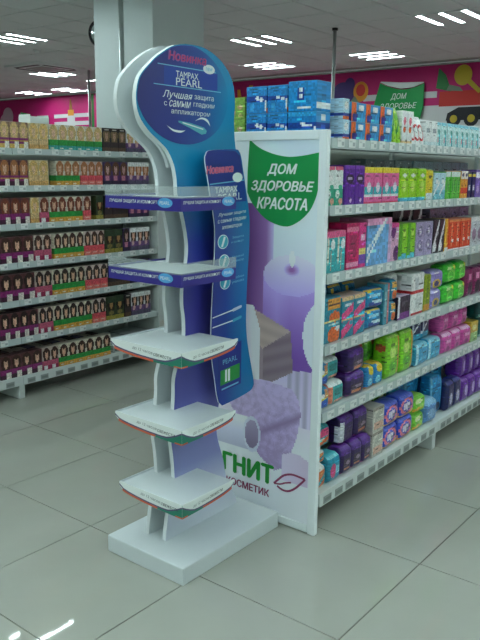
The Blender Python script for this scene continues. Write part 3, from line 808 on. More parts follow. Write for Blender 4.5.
def goods_mesh(des, name, w, d, h, fine):
    key = (des, round(w, 3), round(d, 3), round(h, 3))
    if key in CACHE: return CACHE[key]
    base, fs_, ss_, topc, form, r, mt = DES[des]
    r = min(r, d*0.3, w*0.3)
    nu, nv = (10, 22) if fine else (16, max(10, min(28, int(17*h/w))))
    g = random.Random(des)
    fp, sp0 = painter(base, fs_), painter(base, ss_)
    bars = []
    if not fine:     # small print: short light and dark dashes
        for k in range(7):
            u0, v0 = 0.08+0.6*g.random(), 0.06+0.86*g.random()
            bars.append((u0, u0+0.12+0.3*g.random(), v0, v0+0.035, g.choice([1.3, 0.6, 0.72, 1.45])))
    def speck(f, amp):
        def q(u, v):
            c = f(u, v)
            k = 1+amp*(g.random()-0.5)
            for b0, b1, b2, b3, m in bars:
                if b0 < u < b1 and b2 < v < b3: k *= m
            lift = 14 if k > 1.2 else 0
            return tuple(min(245, x*k+lift) for x in c)
        return q
    me = surf(w, d, h, nu, nv, 3, r, form, speck(fp, 0.26), speck(sp0, 0.2), lambda u, v: topc, name, MATS[mt], form != 'box' or r > .005)
    CACHE[key] = me
    return me

ORD = ['first', 'second', 'third', 'fourth', 'fifth', 'sixth', 'seventh', 'eighth', 'ninth', 'tenth', 'eleventh', 'twelfth']
NUM = ['zero', 'one', 'two', 'three', 'four', 'five', 'six', 'seven', 'eight', 'nine', 'ten', 'eleven', 'twelve']
USED = set()
def goods(des, name, cat, desc, shelf, group, z, y0, y1, n, h, d, xf, layers=1, jit=0.006, turn=0.05, fine=False, step_x=0.0):
    """n items side by side from y0 to y1, in layers; each its own object with its own label"""
    w = (y1-y0)/n
    for l in range(layers):
        for i in range(n):
            bag = DES[des][4] == 'bag'
            me = goods_mesh(des, name, w*(0.93 if bag else 0.965), d, h, fine)
            o = bpy.data.objects.new(name, me)
            o.location = (xf-jit*rnd.random()-step_x*l, y0+w*(i+0.5), z+l*(h+0.0008)+0.0006)
            o.rotation_euler = ((rnd.random()-0.5)*0.03*bag*(layers == 1), 0, (rnd.random()-0.5)*turn*(1+3*bag))
            COL.objects.link(o)
            lw = {1: [''], 2: ['lower ', 'upper '], 3: ['lowest ', 'middle ', 'topmost ']}[layers][l]
            lab = lw+desc
            if n > 1: lab += ', %s of %s from left' % (ORD[i], NUM[n])
            lab += ', '+shelf
            if lab in USED: print('DUPLICATE', lab)
            USED.add(lab)
            tag(o, lab, cat, group)

# ---- hair dye on the left rack
LS = ['top shelf at left', 'second shelf at left', 'third shelf at left', 'fourth shelf at left', 'fifth shelf at left', 'sixth shelf at left', 'bottom shelf at left']
LD = {'purple': 'purple banded hair dye box', 'cream': 'cream blonde hair dye box', 'rose': 'rose banded hair dye box', 'green': 'green banded hair dye box', 'coral': 'coral pink hair dye box',
      'black': 'black hair dye box', 'olive': 'dark olive hair dye box', 'mauve': 'white topped mauve hair dye box', 'navy': 'dark violet hair dye box'}
LROW = [
 (1.577, .160, [('purple', .795, 1.0, 3), ('cream', 1.003, 1.15, 2), ('green', 1.155, 1.595, 6), ('black', 1.6, 1.815, 3), ('mauve', 1.82, 2.03, 3)]),
 (1.353, .158, [('purple', .785, .988, 3), ('cream', .992, 1.14, 2), ('green', 1.2, 1.395, 3), ('coral', 1.4, 1.595, 3), ('navy', 1.6, 1.825, 3), ('mauve', 1.83, 2.035, 3)]),
 (1.120, .161, [('purple', .775, .988, 3), ('cream', .992, 1.058, 1), ('rose', 1.062, 1.135, 1), ('green', 1.139, 1.41, 4), ('coral', 1.414, 1.482, 1), ('olive', 1.525, 1.592, 1), ('black', 1.6, 1.825, 3), ('navy', 1.83, 2.035, 3)]),
 (0.880, .164, [('purple', .76, 1.0, 3), ('rose', 1.005, 1.142, 2), ('green', 1.16, 1.41, 4), ('coral', 1.414, 1.592, 3), ('olive', 1.6, 1.765, 2), ('navy', 1.77, 1.835, 1), ('mauve', 1.84, 2.035, 3)]),
 (0.642, .168, [('purple', .745, 1.0, 3), ('rose', 1.005, 1.135, 2), ('green', 1.14, 1.41, 4), ('coral', 1.415, 1.615, 3), ('black', 1.62, 1.83, 3), ('navy', 1.835, 2.035, 3)]),
 (0.400, .168, [('purple', .73, 1.015, 4), ('rose', 1.02, 1.135, 2), ('green', 1.14, 1.465, 5), ('coral', 1.47, 1.59, 2), ('olive', 1.6, 1.765, 2), ('black', 1.77, 1.835, 1), ('mauve', 1.84, 2.035, 3)]),
 (0.147, .150, [('purple', .715, 1.03, 4), ('rose', 1.035, 1.165, 2), ('green', 1.17, 1.63, 6)])]
for li, (z, h, runs) in enumerate(LROW):
    for key, y0, y1, n in runs:
        goods('hair_%s%d' % (key, li), 'hair_dye_box', 'box', LD[key], LS[li], 'hair dye boxes on the left rack', z, y0, y1, n, h, 0.075, -1.088, fine=True, jit=0.004, turn=0.03)
# rows standing behind on the two lowest shelves, flat packs at the far end of the lowest shelf
ORD2 = ORD + ['thirteenth', 'fourteenth', 'fifteenth', 'sixteenth', 'seventeenth', 'eighteenth', 'nineteenth', 'twentieth']
for li in (5, 6):
    for row in (1, 2):
        z = LROW[li][0]
        y, k = 0.74, 0
        while y < (1.98 if li == 5 else 1.6):
            me = goods_mesh('hair_%s%d' % (rnd.choice(['purple', 'rose', 'navy']), li), 'hair_dye_box', 0.062, 0.075, LROW[li][1], True)
            o = put('hair_dye_box', me, None, (-1.092-0.085*row, y, z+0.0006))
            tag(o, '%s hair dye box from left, %s row back, %s' % (ORD2[k], ['second', 'third'][row-1], LS[li]), 'box', 'hair dye boxes behind the front row, %s' % LS[li])
            y += 0.068; k += 1
DES['flat_grey'] = ((150, 160, 160), [('r', .1, .9, .3, .7, (120, 126, 130))], [], (176, 186, 186), 'box', .003, 'g')
for i, (y, z, n_) in enumerate(((1.72, 0.147, 'grey'), (1.86, 0.147, 'grey'), (1.98, 0.147, 'grey'))):
    for l in range(3):
        me = goods_mesh('flat_grey', 'flat_hair_kit', 0.115, 0.2, 0.036, False)
        o = put('flat_hair_kit', me, None, (-1.1-0.006*l, y, z+0.0375*l+0.0006))
        tag(o, '%s grey flat kit, %s pile from left, bottom shelf at left' % (['lowest', 'middle', 'topmost'][l], ORD[i]), 'box', 'flat kits on the left bottom shelf')
# open display tray on top of the cream boxes
tr = empty('display_tray', (-1.16, 1.09, 1.738), 'white and green open tray atop the cream hair dye boxes', 'tray')
t = MB()
t.box(-1.21, -1.09, 1.02, 1.16, 1.738, 1.742); t.box(-1.094, -1.09, 1.02, 1.16, 1.742, 1.778); t.box(-1.21, -1.206, 1.02, 1.16, 1.742, 1.778)
t.box(-1.206, -1.094, 1.02, 1.024, 1.742, 1.79); t.box(-1.206, -1.094, 1.156, 1.16, 1.742, 1.79)
part('tray_body', t, M_white, tr)
part('tray_label', MB().prism([(1.03, 1.782), (1.15, 1.77), (1.09, 1.8), (1.035, 1.806)], 'x', -1.2055, -1.203), plain('tray_green', (40, 120, 70)), tr)

# ---- goods on the right rack
RS = ['top shelf at right', 'second shelf at right', 'third shelf at right', 'fourth shelf at right', 'fifth shelf at right', 'bottom shelf at right']
def R(level, des, name, cat, desc, y0, y1, n, h, d=0.09, xf=1.335, layers=1, z=0.0, **k):
    goods(des, name, cat, desc, RS[level], '%s on the %s' % (cat+'es' if cat.endswith('x') else cat+'s', RS[level]), (R_LEV+[R_BASE])[level]+z, y0, y1, n, h, d, xf, layers, **k)
# top: tampon boxes facing the aisle end (built turned toward -y)
def end_boxes():
    for l in range(2):
        for i, (x0, x1) in enumerate(((0.947, 1.05), (1.052, 1.15), (1.152, 1.285))):
            big = (l == 1 and i == 2)
            w, h = x1-x0-0.003, 0.112 if big else 0.103
            me = goods_mesh('tampon_big' if big else 'tampon_end', 'tampon_box', w, 0.1, h, False)
            o = put('tampon_box', me, None, ((x0+x1)/2, 0.578, 1.586+l*0.104), -math.pi/2)
            nm = 'large blue tampon box with upright navy panel, top right of six above the poster' if big else '%s blue navy banded tampon box, %s from left, above the poster panel' % (['lower', 'upper'][l], ORD[i])
            tag(o, nm, 'box', 'tampon boxes above the poster')
    for l in range(2):
        me = goods_mesh('green_dots', 'dotted_box', 0.09, 0.08, 0.085, False)
        o = put('dotted_box', me, None, (0.887, 0.59, 1.586+l*0.086), -math.pi/2)
        tag(o, '%s green dotted box left of the blue tampon boxes' % ['lower', 'upper'][l], 'box', 'green dotted boxes')
end_boxes()
R(0, 'tampon_pale', 'tampon_box', 'box', 'pale tampon box with navy stripe', .692, .742, 1, .078, .06, 1.335, 2)
R(0, 'tampon_side', 'tampon_box', 'box', 'orange and blue tampon box', .75, 1.105, 3, .0735, .09, 1.335, 2, jit=.003, turn=.02)
R(0, 'lime_tall', 'lime_pouch', 'pouch', 'lime green tall pouch', 1.11, 1.195, 2, .155)
R(0, 'white_dots', 'dotted_carton', 'box', 'white carton with orange dots', 1.2, 1.3, 2, .145)
R(0, 'white_red', 'white_pouch', 'pouch', 'white pouch with red arc', 1.305, 1.43, 3, .13)
R(0, 'white_plain', 'white_carton', 'box', 'plain white carton', 1.435, 1.565, 2, .117)
R(0, 'teal_brush', 'toothbrush_pack', 'pack', 'teal toothbrush pack', 1.57, 2.13, 8, .118, .03)
R(0, 'white_dots', 'dotted_carton', 'box', 'far white carton with orange dots', 2.15, 2.55, 5, .13)
R(0, 'lime_tall', 'lime_pouch', 'pouch', 'green pouch peeping out behind white cartons', 1.4, 1.5, 2, .15, .06, 1.16)
R(0, 'pale_blue', 'blue_pack', 'pack', 'pale blue pack behind the toothbrushes', 1.6, 2.5, 6, .14, .06, 1.18)
# second
R(1, 'teal_white', 'teal_pack', 'pack', 'teal and white pack', .592, .715, 2, .152)
R(1, 'purple_tall', 'purple_pack', 'pack', 'tall purple pack', .722, .886, 2, .158)
R(1, 'pink_teal', 'pink_pack', 'pack', 'yellow topped pink razor pack', .89, 1.195, 4, .152)
R(1, 'lime_bottle', 'lime_pack', 'pack', 'lime green wide pack', 1.2, 1.48, 3, .152)
R(1, 'yellow_lime', 'yellow_pack', 'pack', 'yellow pack beside lime packs', 1.484, 1.562, 1, .145)
R(1, 'pale_blue', 'blue_pack', 'pack', 'pale blue pack', 1.566, 1.705, 2, .132)
R(1, 'green_pair', 'green_pack', 'pack', 'green and white pack', 1.71, 1.9, 3, .138)
R(1, 'orange_slim', 'slim_carton', 'box', 'orange and white slim carton', 1.905, 2.0, 2, .142)
R(1, 'navy_slim', 'slim_carton', 'box', 'navy slim carton', 2.004, 2.1, 2, .138)
R(1, 'violet_slim', 'slim_carton', 'box', 'violet slim carton', 2.104, 2.6, 8, .15)
R(1, 'grey_roll', 'cotton_pack', 'pack', 'grey blue pack at the back', 1.25, 1.75, 5, .19, .08, 1.13)
R(1, 'pale_blue', 'blue_pack', 'pack', 'pale pack far at the back', 1.76, 2.5, 6, .19, .08, 1.13)
R(1, 'teal_white', 'teal_pack', 'pack', 'teal pack behind front row', .6, .72, 2, .2, .07, 1.16)
# third
R(2, 'rose_back', 'rose_pack', 'pack', 'dark pink pack at the back', .59, .76, 2, .222, .07, 1.225)
R(2, 'teal_rose', 'teal_pack', 'pack', 'teal pack with pink top', .592, .752, 2, .166)
R(2, 'magenta_tall', 'magenta_pack', 'pack', 'tall magenta pack', .757, .86, 1, .19)
R(2, 'magenta_blue', 'magenta_pack', 'pack', 'magenta pack with violet band', .863, .922, 1, .188)
R(2, 'gift_blue', 'gift_carton', 'box', 'wide light blue carton with pink top', .926, 1.15, 1, .2, .14)
R(2, 'pink_black', 'pink_carton', 'box', 'pink carton with dark flowers', 1.154, 1.23, 1, .172)
R(2, 'lime_blue', 'lime_pack', 'pack', 'lime and blue pack', 1.235, 1.4, 2, .164)
R(2, 'lilac_ring', 'lilac_pack', 'pack', 'lilac pack with rings', 1.404, 1.59, 2, .164)
R(2, 'black_white', 'black_pack', 'pack', 'black and white pack', 1.595, 1.735, 2, .166)
R(2, 'black_white', 'black_pack', 'pack', 'black pack at the back', 1.42, 1.76, 3, .22, .06, 1.2)
R(2, 'orange_yellow', 'orange_carton', 'box', 'yellow and orange carton', 1.74, 1.786, 1, .165)
R(2, 'orange_box', 'orange_carton', 'box', 'bright orange carton', 1.79, 2.085, 4, .158)
R(2, 'grey_white', 'grey_carton', 'box', 'grey and white carton', 2.09, 2.55, 5, .16)
R(2, 'lilac_ring', 'lilac_pack', 'pack', 'lilac pack at the back', 1.95, 2.5, 4, .2, .07, 1.15)
# fourth
R(3, 'teal_orange', 'pads_pack', 'pack', 'tall teal and orange pads pack', .597, .734, 1, .188)
R(3, 'teal_pink', 'pads_pack', 'pack', 'teal and pink pads pack', .738, .94, 2, .176)
R(3, 'teal_blue', 'pads_pack', 'pack', 'teal and blue pads pack', .945, 1.107, 1, .09, .09, 1.335, 2)
R(3, 'teal_slim', 'pads_pack', 'pack', 'slim grey teal pack', 1.11, 1.168, 1, .19)
R(3, 'teal_orange_low', 'pads_pack', 'pack', 'small orange and teal pack', 1.172, 1.24, 1, .1, .08, 1.335, 2)
R(3, 'plum_small', 'plum_pack', 'pack', 'dark plum pack with white edge', 1.245, 1.385, 1, .112, .05, 1.338)
R(3, 'white_redband', 'white_pack', 'pack', 'white pack with red band', 1.245, 1.375, 1, .108, .08, 1.28, 2)
R(3, 'white_redtall', 'white_pack', 'pack', 'tall white pack with red stripes', 1.39, 1.53, 1, .206)
R(3, 'olive_tall', 'olive_pack', 'pack', 'tall olive pack', 1.535, 1.615, 1, .185)
R(3, 'lilac_yellow', 'lilac_pack', 'pack', 'lilac pack with yellow spot', 1.62, 1.775, 1, .097, .09, 1.335, 2)
R(3, 'green_round', 'green_pack', 'pack', 'bright green rounded pack', 1.78, 2.085, 2, .108, .1, 1.335, 2)
R(3, 'berry_black', 'berry_pack', 'pack', 'berry and black pack', 2.09, 2.5, 4, .16)
R(3, 'teal_blue', 'pads_pack', 'pack', 'teal pack lying at the back', .62, 1.1, 4, .2, .09, 1.2)
# fifth
R(4, 'teal_pads', 'pads_pack', 'pack', 'blue pads pack with ochre stripe', .592, .665, 1, .098, .1, 1.335, 2)
R(4, 'teal_panel', 'pads_pack', 'pack', 'teal pack with coral edge', .67, .8, 1, .098, .09, 1.335, 2, step_x=.03, turn=.01)
R(4, 'purple_pads', 'purple_pack', 'pack', 'dark purple pads pack', .82, .97, 1, .107, .09, 1.335, 2)
R(4, 'blue_yellow', 'pads_pack', 'pack', 'blue pack with yellow top', .985, 1.14, 2, .105)
R(4, 'lime_grass', 'lime_pack', 'pack', 'grass green pack at the back', .98, 1.3, 2, .215, .1, 1.235)
R(4, 'lime_big', 'lime_pack', 'pack', 'lime pack with orange stripe', 1.18, 1.47, 2, .215, .09)
R(4, 'sky_pack', 'sky_pack', 'pack', 'sky blue pack', 1.49, 1.8, 2, .115, .09)
R(4, 'navy_teal', 'navy_pack', 'pack', 'navy pack with white scrawl', 1.49, 1.72, 2, .115, .1, 1.3, 1, .117)
R(4, 'pink_bag', 'pink_pack', 'pack', 'pink bagged pack', 1.82, 2.2, 3, .115, .1, 1.335, 2, step_x=.02)
R(4, 'yellow_small', 'yellow_pack', 'pack', 'small yellow green pack', 2.21, 2.32, 1, .12)
R(4, 'dark_teal', 'teal_pack', 'pack', 'dark teal pack', 2.33, 2.65, 3, .12, .1, 1.335, 2, turn=.01)
# bottom
R(5, 'orange_white', 'pads_pack', 'pack', 'orange and white pads pack', .59, .672, 1, .105, .1, 1.338)
R(5, 'teal_heart', 'pads_pack', 'pack', 'teal pack with pink heart', .676, .785, 1, .125, .1, 1.338)
R(5, 'orange_white', 'pads_pack', 'pack', 'orange pack in the second layer', .592, .672, 1, .06, .1, 1.325, 1, .108)
R(5, 'diaper_pink', 'pads_pack', 'pack', 'turquoise and pink pads pack', .592, .72, 1, .1, .1, 1.32, 1, .17)
R(5, 'purple_pads', 'purple_pack', 'pack', 'purple pads pack in front', .79, 1.06, 3, .13, .09, 1.338)
R(5, 'purple_tag', 'purple_pack', 'pack', 'purple pads pack with white tag', .8, .93, 1, .13, .09, 1.318, 1, .132)
R(5, 'purple_pads', 'purple_pack', 'pack', 'purple pads pack in middle layer', .933, 1.06, 1, .13, .09, 1.318, 1, .132)
R(5, 'purple_pads', 'purple_pack', 'pack', 'purple pads pack behind the turquoise pack', .605, .8, 2, .292, .09, 1.21)
R(5, 'purple_tag', 'purple_pack', 'pack', 'topmost white tagged purple pack', .8, .925, 1, .056, .1, 1.3, 1, .264)
R(5, 'purple_pads', 'purple_pack', 'pack', 'topmost dark purple pads pack', .93, 1.06, 1, .056, .1, 1.3, 1, .264)
R(5, 'beige_carton', 'beige_carton', 'box', 'pale beige carton', 1.065, 1.17, 1, .12, .12, 1.335, 2)
R(5, 'blue_swirl', 'blue_pack', 'pack', 'blue pads pack with rose ring', 1.175, 1.5, 2, .113, .1, 1.335, 2, jit=.003, turn=.02)
R(5, 'lime_low', 'lime_pack', 'pack', 'lime pack behind blue packs', 1.1, 1.48, 3, .25, .1, 1.2)
R(5, 'lime_low', 'lime_pack', 'pack', 'small lime pack in front', 1.505, 1.64, 1, .092, .1, 1.335, 2)
R(5, 'soft_blue', 'blue_pack', 'pack', 'soft blue rounded pack', 1.645, 1.79, 1, .13, .1, 1.335)
R(5, 'blue_tall', 'blue_pack', 'pack', 'tall blue pack behind soft blue pack', 1.5, 1.84, 2, .3, .08, 1.2)
R(5, 'blue_tall', 'blue_pack', 'pack', 'tall blue pack with navy seal', 1.8, 1.93, 1, .22, .08, 1.3)
R(5, 'navy_bag', 'navy_pack', 'pack', 'navy pack with pale oval', 1.935, 2.13, 2, .17, .09, 1.335)
R(5, 'blue_tall', 'blue_pack', 'pack', 'tall blue pack behind navy packs', 1.86, 2.15, 2, .3, .08, 1.2)
R(5, 'violet_bag', 'violet_pack', 'pack', 'violet pack with pale oval', 2.135, 2.55, 4, .14, .1, 1.335, 2, step_x=.02)
R(5, 'white_green', 'white_pack', 'pack', 'white and green pack at the back', 2.2, 2.55, 3, .31, .07, 1.17)

# tilted navy pack lying on the bottom shelf pile
DES['navy_flat'] = ((28, 36, 96), [('r', .0, .25, 0, 1, (206, 214, 220))], [('b', 0, 1, (206, 212, 214))], (40, 48, 112), 'box', .003, 'g')
o = put('navy_pack', goods_mesh('navy_flat', 'navy_pack', 0.17, 0.1, 0.016, False), None, (1.3, 1.72, 0.4585), 0.12)
tag(o, 'flat navy and white pack lying on the blue packs, bottom shelf at right', 'pack', 'packs on the bottom shelf at right')
# ------------------------------------------------------------------ end-of-aisle poster panel
PX0, PX1, PY0, PY1, PZ = 0.6, 1.372, 0.52, 0.546, 1.617
ep = empty('poster_panel', ((PX0+PX1)/2, (PY0+PY1)/2, 0), 'white framed poster panel with purple candle at the rack end', 'poster')
fwid = 0.036
for x0, x1, z0, z1 in ((PX0, PX0+fwid, 0, PZ), (PX1-fwid, PX1, 0, PZ)):
    bevel(part('frame_post', MB().box(x0, x1, PY0, PY1, z0, z1), M_frame, ep), 0.004)
for z0, z1 in ((PZ-fwid, PZ), (0.004, 0.038)):
    bevel(part('frame_rail', MB().box(PX0+fwid, PX1-fwid, PY0, PY1, z0, z1), M_frame, ep), 0.004)
T_POLY = [(1.02, .60), (1.10, .615), (1.241, .60), (1.275, .56), (1.288, .50), (1.27, .40), (1.22, .26), (1.16, .23), (1.09, .27), (1.03, .33), (.96, .42), (.9, .5), (.95, .57)]
BOX_T = [(1.0, .915), (1.05, .905), (1.228, .838), (1.091, .746), (.96, .83)]
BOX_F = [(1.091, .746), (1.228, .838), (1.243, .671), (1.095, .588)]
BOX_S = [(.96, .83), (1.091, .746), (1.095, .588), (.97, .66)]
prnd = random.Random(3)
def mixc(a, b_, t):
    t = max(0.0, min(1.0, t))
    return tuple(a[i]+(b_[i]-a[i])*t for i in range(3))
def poster(x, z):
    # backdrop
    c = mixc((196, 194, 214), (206, 214, 230), (z-1.0)/0.35)
    if z > 1.2:
        c = mixc(c, (186, 190, 214), 0.5*max(0, math.sin(x*9+z*14))*(z > 1.5))
    if z < 0.72:
        c = mixc((226, 218, 228), (200, 184, 204), (z-0.2)/0.45)
        if x > 1.22 and z > .45:
            c = mixc(c, (160, 148, 166), 0.5+0.4*math.sin(x*160))
    if z < 0.3: c = mixc((226, 228, 236), c, (z-0.12)/0.18)
    # tall dark candle at the left
    if x < 1.135 and 0.86 < z < 1.34:
        c = mixc((96, 54, 112), (150, 110, 160), (x-1.0)/0.12)
        c = mixc(c, (186, 176, 202), (x-1.1)/0.035)
    # lilac pillar candle
    dx = (x-1.222)/0.133
    if abs(dx) < 1:
        zb = 0.70-0.02*math.sqrt(1-dx*dx)
        zt = 1.062+0.08*math.sqrt(1-dx*dx)
        zl = 1.052-0.072*math.sqrt(1-dx*dx)
        if zb < z < zt:
            if z > zl:
                c = mixc((176, 156, 206), (204, 196, 226), (z-0.99)/0.14)
                q = math.hypot((x-1.225)/0.03, (z-1.085)/0.02)
                c = mixc((140, 90, 150), c, q-0.3)
            else:
                c = mixc((116, 74, 150), (168, 140, 200), (z-0.72)/0.30)
                c = mixc(c, (190, 168, 216), 0.35*max(0, 1-abs(dx+0.5)*2))
    if math.hypot((x-1.226)/0.014, (z-1.128)/0.032) < 1: c = (240, 236, 246)
    # pale bowl at right
    if math.hypot((x-1.37)/0.085, (z-0.83)/0.14) < 1: c = (206, 206, 224)
    # wooden block
    if inside(BOX_T, x, z): c = mixc((182, 158, 146), (168, 144, 134), 0.5+0.5*math.sin(z*120+x*20))
    if inside(BOX_F, x, z): c = mixc((140, 118, 122), (124, 102, 108), 0.5+0.5*math.sin(z*110-x*40))
    if inside(BOX_S, x, z): c = (150, 128, 130)
    # pale cylinder at left
    if x < 1.075 and 0.56 < z < 0.92 and x < 1.03+0.05*math.sin((0.92-z)/0.36*math.pi*0.9)+0.01: c = mixc((176, 168, 190), (214, 208, 222), (x-0.9)/0.14)
    # rolled towel
    if inside(T_POLY, x, z):
        q = math.sin(x*61+3*math.sin(z*47))*math.sin(z*57+3*math.sin(x*39))*0.35+0.35*prnd.random()
        c = mixc((158, 134, 168), (192, 170, 200), q+0.75*(z-0.3)/0.3)
        fold = abs((z-0.40)-0.55*(x-1.12))
        c = mixc((138, 114, 150), c, fold/0.03)
    # metal lidded jar
    if 0.8 < x < 1.04 and abs(z-0.362) < 0.075: c = mixc((176, 172, 186), (216, 212, 222), (z-0.29)/0.14)
    q = math.hypot((x-1.04)/0.046, (z-0.362)/0.08)
    if q < 1: c = (196, 194, 202) if q > 0.8 else mixc((120, 104, 128), (160, 144, 168), (z-0.29)/0.14)
    # small candle at lower right
    if 1.2 < x < 1.33 and 0.2 < z < 0.31+0.02*math.sin((x-1.2)/0.13*3.14): c = mixc((206, 190, 204), (190, 170, 186), (x-1.2)/0.13)
    return (min(238, c[0]*1.13), min(243, c[1]*1.17), min(250, c[2]*1.22))
pm = MB()
nx, nz = 118, 260
gx0, gx1, gz0, gz1 = PX0+fwid, PX1-fwid, 0.038, PZ-fwid
for i in range(nx+1):
    for j in range(nz+1):
        pm.v.append((gx0+(gx1-gx0)*i/nx, 0.526, gz0+(gz1-gz0)*j/nz))
for i in range(nx):
    for j in range(nz):
        a = i*(nz+1)+j
        pm.f.append((a, a+nz+1, a+nz+2, a+1))
        pm.c.append(poster(gx0+(gx1-gx0)*(i+.5)/nx, gz0+(gz1-gz0)*(j+.5)/nz))
nb = len(pm.v)
pm.v += [(gx0, 0.54, gz0), (gx1, 0.54, gz0), (gx1, 0.54, gz1), (gx0, 0.54, gz1)]
pm.f.append((nb+3, nb+2, nb+1, nb)); pm.c.append((220, 220, 220))
poster_o = part('poster_sheet', pm, M_print, ep)
LEAF = [(1.0, 1.46), (1.009, 1.586)] + smooth_line([(1.009, 1.586), (1.05, 1.558), (1.093, 1.54), (1.145, 1.526), (1.203, 1.519), (1.27, 1.524), (1.336, 1.535)])[1:] + smooth_line([(1.336, 1.405), (1.325, 1.365), (1.297, 1.314), (1.243, 1.27), (1.183, 1.253), (1.095, 1.278), (1.028, 1.335), (1.0, 1.38)])
part('leaf_emblem', MB().prism(LEAF, 'y', 0.5245, 0.5262), M_green, poster_o)
text('lettering', 'ДОМ', (1.169, 0.5242, 1.47), '-y', M_ink_white, poster_o, 0.14, 0.045, 0.25, 0.0, fat=0.002)
text('lettering', 'ЗДОРОВЬЕ', (1.17, 0.5242, 1.405), '-y', M_ink_white, poster_o, 0.295, 0.045, 0.25, 0.0, fat=0.002)
text('lettering', 'КРАСОТА', (1.17, 0.5242, 1.341), '-y', M_ink_white, poster_o, 0.238, 0.045, 0.25, 0.0, fat=0.002)
text('lettering', 'МАГНИТ', (0.938, 0.5245, 0.205), '-y', M_ink_green, poster_o, 0.437, 0.082, 0.0, 0.01, fat=0.0055)
text('lettering', 'КОСМЕТИК', (1.022, 0.5245, 0.119), '-y', M_ink_plum, poster_o, 0.233, 0.033, 0.0, 0.0, fat=0.0014)
# leaf outline mark beside the words
up_ = smooth_line([(1.163, .173), (1.185, .196), (1.213, .222), (1.25, .236), (1.285, .236), (1.318, .232)])
lo_ = smooth_line([(1.318, .232), (1.297, .208), (1.268, .178), (1.236, .158), (1.205, .156), (1.18, .166)])
mid = smooth_line([(1.163, .173), (1.195, .178), (1.22, .19), (1.25, .2)])
mk = MB()
for line, wd in ((up_, .0045), (lo_, .0045), (mid, .0035)):
    for a, b2 in zip(line[:-1], line[1:]):
        dx, dz = b2[0]-a[0], b2[1]-a[1]
        ln = math.hypot(dx, dz) or 1
        nx_, nz_ = -dz/ln*wd, dx/ln*wd
        mk.face(((a[0]-nx_, .5246, a[1]-nz_), (b2[0]-nx_, .5246, b2[1]-nz_), (b2[0]+nx_, .5246, b2[1]+nz_), (a[0]+nx_, .5246, a[1]+nz_)))
part('leaf_mark', mk, M_ink_plum, poster_o)

# ------------------------------------------------------------------ promotional display stand
st = empty('display_stand', (1.01, 0.2, 0), 'tall white and blue promotional stand with round header and five trays', 'display stand')
bevel(part('base', MB().box(0.81, 1.209, -0.09, 0.498, 0, 0.068), M_stand, st), 0.004)
M_body = ramp_mat('stand_blue_print', 2, [(0.06, (216, 222, 232)), (0.2, (200, 206, 226)), (0.34, (140, 146, 200)), (0.62, (84, 86, 166)), (0.95, (60, 56, 152)), (1.2, (36, 54, 154)), (1.36, (0, 104, 166)), (1.5, (0, 136, 184)), (1.9, (0, 140, 188))], 0.4, 0.2)
HEAD_F = smooth_line([(0.141, 1.894), (0.085, 1.883), (0.037, 1.861), (-0.01, 1.832), (-0.044, 1.804), (-0.075, 1.775), (-0.092, 1.746), (-0.101, 1.695), (-0.089, 1.642), (-0.048, 1.596), (0.008, 1.559), (0.047, 1.53), (0.077, 1.482), (0.09, 1.431), (0.094, 1.378), (0.122, 1.313), (0.143, 1.233), (0.149, 1.178), (0.141, 1.12), (0.125, 1.06), (0.122, 0.98), (0.131, 0.92), (0.13, 0.841), (0.1, 0.77), (0.075, 0.70), (0.073, 0.64), (0.066, 0.559), (0.052, 0.472), (0.062, 0.4), (0.068, 0.33), (0.068, 0.272), (0.04, 0.2), (0.024, 0.12), (0.018, 0.068)], 3)
BACK = smooth_line([(0.452, 0.068), (0.44, 0.11), (0.4, 0.165), (0.375, 0.225), (0.362, 0.289), (0.34, 0.348), (0.318, 0.418), (0.322, 0.497), (0.34, 0.6), (0.36, 0.8), (0.38, 1.0), (0.39, 1.2), (0.4, 1.4), (0.428, 1.5), (0.416, 1.581), (0.411, 1.655), (0.415, 1.728), (0.396, 1.799), (0.337, 1.857), (0.241, 1.893), (0.141, 1.894)], 3)
OUT = HEAD_F[:-1] + [HEAD_F[-1]] + BACK[:-1]
OUT = [p for i, p in enumerate(OUT) if i == 0 or (abs(p[0]-OUT[i-1][0])+abs(p[1]-OUT[i-1][1])) > 1e-5]
def board(name, x0, x1, out, face_mat):
    mb = MB().prism(out, 'x', x0, x1)
    o = part(name, mb, [M_boardgrey, face_mat], st)
    o.data.polygons[1].material_index = 1
    return o
hb = board('header_board', 1.002, 1.02, OUT, M_body)
SH = [(p[0]*1.0-0.004, p[1]) for p in OUT]
board('side_board', 0.915, 0.932, SH, M_stand)
# spacer board between the two, its head smaller
SPC = [((p[0]-0.16)*0.84+0.168, (p[1]-1.55)*0.9+1.55) for p in OUT if p[1] > 1.45]
board('spacer_board', 0.955, 0.968, SPC, M_stand)

# header print
M_disc = ramp_mat('header_disc_print', 1, [(-0.32, (38, 38, 116)), (-0.12, (30, 46, 136)), (0.04, (14, 74, 156)), (0.18, (0, 134, 182))], 0.4, 0.2)
def disc_pts():
    out = []
    for k in range(64):
        t = 2*math.pi*k/64
        r = 1.0
        while r > 0.3 and not inside(OUT, 0.135+0.236*r*1.02*math.cos(t), 1.724+0.17*r*1.02*math.sin(t)):
            r -= 0.005
        out.append((0.135+0.236*r*math.cos(t), 1.724+0.17*r*math.sin(t)))
    return out
disc = part('header_disc', MB().prism(disc_pts(), 'x', 1.02, 1.0212), M_disc, hb)
def hstrip(y0, y1, z0, z1, mat, name='print_line', x=1.0214):
    return part(name, MB().prism([(y0, z0), (y1, z0), (y1, z1), (y0, z1)], 'x', x-0.0004, x), mat, hb)
hstrip(0.0, 0.3, 1.813, 1.816, M_ink_cyan)
hstrip(-0.02, 0.33, 1.7465, 1.7495, M_ink_cyan)
hstrip(0.03, 0.31, 1.751, 1.811, plain('logo_band_blue', (22, 62, 160), 0.4), 'logo_band', 1.0213)
